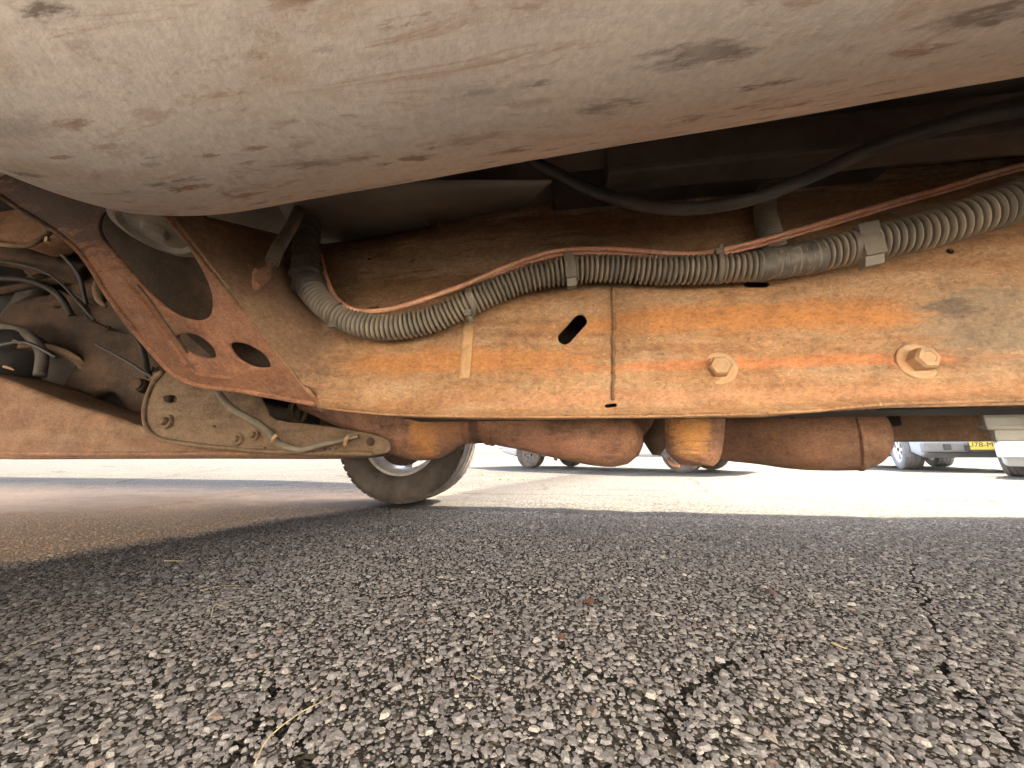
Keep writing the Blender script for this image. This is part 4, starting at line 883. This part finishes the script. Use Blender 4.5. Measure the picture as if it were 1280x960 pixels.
# ------------------------------------------------------------------ vehicles in the lot
def vehicle(name, label, cat_, loc, rz, paint, L=4.4, W=1.8, H=1.65, wb=2.65, r=.34, tw=.24, clear=.32, boxy=False, plate_txt=None, group=None, steer=0, tm=None, plate_dy=0, rimf=.58):
    o = thing(name, loc, label, cat_, group, rz); Z0 = Vector((0, 0, 0))
    # local frame: +x is forward, wheels at x=+wb/2, -wb/2
    fx, rx = wb/2, -wb/2; f, b = L/2, -L/2
    def arc(xc): return [(xc+(r+.07)*math.cos(q), r+(r+.07)*math.sin(q)) for q in np.linspace(-.05, math.pi+.05, 12)]
    out = [(f, clear+.06), (f-.08, clear)]+arc(fx)+arc(rx)+[(b+.08, clear), (b, clear+.08)]
    belt = clear+.68*(H-clear)*.85
    if boxy: out += [(b, belt), (b+.03, H-.04), (b+.15, H), (fx-.75, H), (fx-.55, H-.06), (fx-.35, belt+.02), (f-.06, belt-.02), (f, belt-.12)]
    else: out += [(b, belt), (b+.25, belt+.05), (b+.55, H-.05), (b+.9, H), (fx-.95, H), (fx-.75, H-.03), (fx-.15, belt+.05), (f-.25, belt-.12), (f-.02, belt-.28)]
    body = plate('body', Vector((0, 0, 0)), Vector((1, 0, 0)), Vector((0, 0, 1)), out, paint, None, th=W, bevel=.05, res=3, smooth=True); body.parent = o
    for v in body.data.vertices:
        if v.co.z > belt: v.co.y *= 1-.16*(v.co.z-belt)/(H-belt)
        v.co.y *= 1-.10*max(0, (abs(v.co.x)-L*.36)/(L*.14))
    for sg in (-1, 1):
        yy = sg*(W/2-.035)
        win = [(b+.35, belt+.05), (b+.50, H-.12), (fx-.95, H-.12), (fx-.45, belt+.05)] if not boxy else [(b+.12, belt+.04), (b+.14, H-.12), (fx-.80, H-.12), (fx-.48, belt+.04)]
        wn = plate('side_window', Vector((0, yy, 0)), Vector((1, 0, 0)), Vector((0, 0, 1)), win, M['glass'], None, th=.03, bevel=.004); wn.parent = o
        for v in wn.data.vertices: v.co.y = v.co.y*(1-.16*(v.co.z-belt)/(H-belt))
        for xx in (fx, rx):
            e = bpy.data.objects.new('wheel', None); COL.objects.link(e); e.parent = o; e.location = (xx, sg*(W/2-tw/2-.01), 0)
            if xx == fx: e.rotation_euler = (0, 0, steer)
            wheel(e, Vector((0, 0, r)), r, tw, (0, 1, 0), sg, tm or M['tyre_far'], Vector((0, 0, 0)), rim=r*rimf, spokes=6, rm=M['dark'] if rimf < .5 else None)
    ws = mesh('windscreen', [(fx-.33 if boxy else fx-.10, y, belt+.04) for y in (-W*.42, W*.42)]+[(fx-.57 if boxy else fx-.75, y, H-.09) for y in (W*.38, -W*.38)], [(0, 1, 2, 3)], M['glass'], o, False, base=Z0); ws.location.x = .03; 
    def bx(n_, lo, hi, m_, bv=.02, lb=None): return box(n_, lo, hi, m_, o, bv, base=Z0, label=lb)
    bp = bx('front_bumper', (f-.06, -W*.46, clear+.03), (f+.10, W*.46, clear+.20), M['grey'] if boxy else paint, .03)
    bx('rear_bumper', (b-.10, -W*.44, clear+.03), (b+.05, W*.44, clear+.20), M['grey'] if boxy else paint, .03)
    bx('undertray', (b+.3, -W*.30, clear-.05), (f-.3, W*.30, clear+.02), M['dark'], .02)
    for sg in (-1, 1):
        bx('headlight', (f-.06, sg*W*.36-.11, belt-.30), (f+.012, sg*W*.36+.11, belt-.16), M['lamp'], .02); bx('tail_light', (b-.012, sg*W*.38-.08, belt-.3), (b+.05, sg*W*.38+.08, belt-.08), M['redlamp'], .02)
        bx('wing_mirror', (fx-.62, sg*(W/2+.08)-.08, belt+.02), (fx-.52, sg*(W/2+.08)+.08, belt+.16), M['dark'], .02)
        if boxy: bx('tow_hook', (f+.08, sg*.32-.03, clear+.06), (f+.15, sg*.32+.03, clear+.15), M['dark'], .01); bx('fog_light', (f+.08, sg*.55-.05, clear+.07), (f+.115, sg*.55+.05, clear+.17), M['dark'], .02)
    bx('grille', (f-.05, -W*.24, belt-.34), (f+.008, W*.24, belt-.14), M['dark'], .01)
    if boxy:
        for k in range(7): bx('grille_slot', (f+.004, -W*.21+k*W*.07-.015, belt-.33), (f+.014, -W*.21+k*W*.07+.015, belt-.15), M['silver'], .003)
    lp = None
    if plate_txt:
        yellow = plain('yellow_plate', (0.80, 0.62, 0.10), .4, var=.03, bump=0)
        lp = bx('licence_plate', (f+.155, plate_dy-.17, clear+.07), (f+.165, plate_dy+.17, clear+.23), yellow, .004, 'yellow licence plate')
        cu = bpy.data.curves.new('plate_text', 'FONT'); cu.body = plate_txt; cu.size = .105; cu.align_x = 'CENTER'; cu.align_y = 'CENTER'; cu.extrude = .001
        tmp = bpy.data.objects.new('t', cu); COL.objects.link(tmp); dg = bpy.context.evaluated_depsgraph_get()
        me = bpy.data.meshes.new_from_object(tmp.evaluated_get(dg)); bpy.data.objects.remove(tmp)
        me.materials.clear(); me.materials.append(M['dark']); tx = link('plate_lettering', me, lp)
        tx.matrix_local = Matrix.Translation((f+.1675, plate_dy, clear+.15)) @ Matrix.Rotation(math.pi/2, 4, 'Z') @ Matrix.Rotation(math.pi/2, 4, 'X')
    return o
def camdir(ax): # camera-frame ground vector -> world
    return CR*ax[0]+CF*ax[1]
def place(wheel_px, alpha_deg, wb, W, tw, side_=1):
    """front outer wheel contact at the pixel; heading toward the camera turned by alpha"""
    p = ground(*wheel_px); p.z = 0
    al = R(alpha_deg); t_ = camdir((math.cos(al), math.sin(al))); back = camdir((-math.sin(al), math.cos(al)))
    c = p+t_*(W/2-tw/2-.01)*side_+back*(wb/2)
    fwd = -back; return c, math.atan2(fwd.y, fwd.x)
c, rz = place((1137, 586.5), -25, 2.5, 1.78, .26)
vehicle('off_road_vehicle', 'silver off-road vehicle with yellow licence plate, parked in the bright lot at right', 'car', c, rz, M['silver'], L=3.9, W=1.78, H=1.8, wb=2.5, r=.36, tw=.27, clear=.27, boxy=True, plate_txt='U78-M20', plate_dy=-.14, steer=R(-4))
c, rz = place((1278, 595), -62, 2.9, 1.78, .23)
vehicle('parked_car', 'white car at the right edge, in front of the off-road vehicle', 'car', c, rz, M['white'], L=4.0, W=1.78, H=1.5, wb=2.9, r=.33, tw=.22, clear=.20)
p1, p2 = ground(662, 585), ground(855, 591); d = (p1-p2); wbC = d.length; d.normalize(); rz = math.atan2(d.y, d.x); perp = Vector((d.y, -d.x, 0))
if perp.dot(CR) < 0: perp = -perp
cC = (p1+p2)/2+perp*.78; cC.z = 0
vehicle('parked_car', 'car seen only by its dark tyres between the exhaust pipes', 'car', cC, rz, M['silver'], L=wbC+1.6, W=1.7, H=1.55, wb=wbC, r=.30, tw=.20, clear=.35, rimf=.40, tm=M['tyre'])

# unseen flat roof, added to cast shade on the lot beyond the front axle
cn = thing('shade_roof', (-8, 5, 0), 'flat roof added out of view at left to cast shade on the lot', 'shade_caster')
def cbox(n_, lo, hi, m_): return box(n_, lo, hi, m_, cn, .03, base=Vector((-8, 5, 0)))
ro = [(-14, 3.6), (1.0, 3.6), (1.35, 3.9), (1.55, 4.4), (1.3, 5.0), (.7, 5.5), (-.4, 5.78), (-2.5, 5.82), (-14, 5.82)]
r_ = plate('roof', Vector((0, 0, 3.5)), Vector((1, 0, 0)), Vector((0, 1, 0)), ro, M['white'], cn, th=.12, bevel=.02, base=Vector((-8, 5, 0)))
for x in (-13.5, -12.0): cbox('post', (x, 4.6, 0), (x+.15, 4.75, 3.44), M['grey'])

# unseen pale paving and wall, added behind the camera to bounce sunlight
def struct(name, verts, mat):
    o = mesh(name, verts, [(0, 1, 2, 3), (4, 7, 6, 5), (0, 4, 5, 1), (1, 5, 6, 2), (2, 6, 7, 3), (3, 7, 4, 0)], mat, None, False); o['kind'] = 'structure'; return o
def bv(lo, hi): return [(lo[0], lo[1], lo[2]), (lo[0], hi[1], lo[2]), (hi[0], hi[1], lo[2]), (hi[0], lo[1], lo[2]), (lo[0], lo[1], hi[2]), (lo[0], hi[1], hi[2]), (hi[0], hi[1], hi[2]), (hi[0], lo[1], hi[2])]
M['bounce_paving'] = plain('bounce_pale_concrete', (0.62, 0.60, 0.56), 0.9, var=0.12, scale=3)
M['bounce_stucco'] = plain('bounce_pale_stucco', (0.74, 0.71, 0.66), 0.9, var=0.08, scale=4)
struct('bounce_pavement', bv((-30, -2.9, -.1), (30, -.85, .10)), M['bounce_paving'])
wl = thing('bounce_wall', (0, -2.9, 0), 'pale wall added behind the camera to bounce light', 'bounce_wall')
box('bounce_wall_slab', (-14, -3.2, 0), (14, -2.9, 6.0), M['bounce_stucco'], wl, .02, base=Vector((0, -2.9, 0)))
# ------------------------------------------------------------------ small litter on the asphalt
straw = plain('dry_straw', (0.42, 0.36, 0.20), .7, var=.2); green = plain('weed_green', (0.16, 0.24, 0.05), .6, var=.3, scale=30); leafm = plain('dead_leaf', (0.12, 0.060, 0.042), .8, var=.3, scale=40)
def blade(px, lab, r=.0012):
    r *= .6
    q = [ground(x, y, .004) for x, y in px]; q = [Vector((p.x, p.y, .006+.006*math.sin(math.pi*i/(len(q)-1)))) for i, p in enumerate(q)]
    c = q[0].copy(); c.z = 0
    o = tube('grass_blade', q, lambda t: r*(1-.6*t), straw, None, 6, base=c); o.location = c; o['label'] = lab; o['category'] = 'grass blade'; o['group'] = 'dry grass blades on the asphalt'
blade([(-30, 850), (20, 822), (50, 806), (79, 790)], 'long straight straw blade at the left edge of the asphalt')
blade([(318, 958), (335, 932), (370, 905), (400, 886), (418, 870)], 'long curved pale grass blade in the foreground')
blade([(264, 772), (268, 762), (285, 761)], 'short bent straw blade in the dark patch', .0015)
blade([(250, 740), (275, 738), (300, 733)], 'thin straw blade beside the dark band', .0012)
blade([(205, 702), (230, 702)], 'small straw fragment near the dirt edge', .0016)
blade([(1040, 805), (1058, 813)], 'thick short straw piece right of centre', .0028)
blade([(588, 846), (600, 852)], 'tiny straw chip in the middle foreground', .0012)
def leaf(px, py, lab, s=.012, rz=0):
    c = ground(px, py); c.z = 0
    V = [(s*1.3*math.cos(q)*(1+.2*math.sin(3*q)), s*math.sin(q)*(1+.15*math.cos(5*q)), .010+.003*math.sin(2*q+rz)) for q in np.linspace(0, 2*math.pi, 11, endpoint=False)]+[(0, 0, .014)]
    o = mesh('dead_leaf', V, [(i, (i+1) % 11, 11) for i in range(11)], leafm, None, True); o.location = c; o.rotation_euler = (0, 0, rz); o['label'] = lab; o['category'] = 'leaf'; o['group'] = 'dead leaves on the asphalt'
leaf(734, 759, 'reddish dead leaf left of the asphalt centre', .010); leaf(965, 748, 'reddish dead leaf nearest the sunlit strip', .012, 1); leaf(1008, 690, 'small brown leaf near the shadow edge', .010, 2); leaf(700, 806, 'tiny dark leaf scrap beside the crack', .006, .5)
def weed(px, py, n, h, lab, spread):
    c = ground(px, py); c.z = 0; V = []; F = []
    for i in range(n):
        a = random.uniform(0, 6.28); ox = random.gauss(0, spread); oy = random.gauss(0, spread*.35); l = random.uniform(.4, 1)*h; lean = random.uniform(.2, 1.1)*l; b = a+1.57; ww = .004
        n0 = len(V)
        for k in range(4):
            t_ = k/3; x = ox+math.cos(a)*lean*t_*t_; y = oy+math.sin(a)*lean*t_*t_; z = l*t_*(1-.3*t_); w2 = ww*(1-t_)+.0005
            V += [(x-math.cos(b)*w2, y-math.sin(b)*w2, z), (x+math.cos(b)*w2, y+math.sin(b)*w2, z)]
        for k in range(3): F.append((n0+2*k, n0+2*k+1, n0+2*k+3, n0+2*k+2))
    o = mesh('weed_tuft', V, F, green, None, False); o.location = c; o['label'] = lab; o['category'] = 'weed'; o['group'] = 'weeds in the lot'
weed(633, 600, 160, .03, 'yellow green weed tuft in the sunlit crack behind the tyre', .11)
weed(610, 594, 90, .022, 'low sparse weeds just right of the far tyre', .12)
weed(700, 590, 60, .015, 'thin weeds under the sloping exhaust pipe', .14)
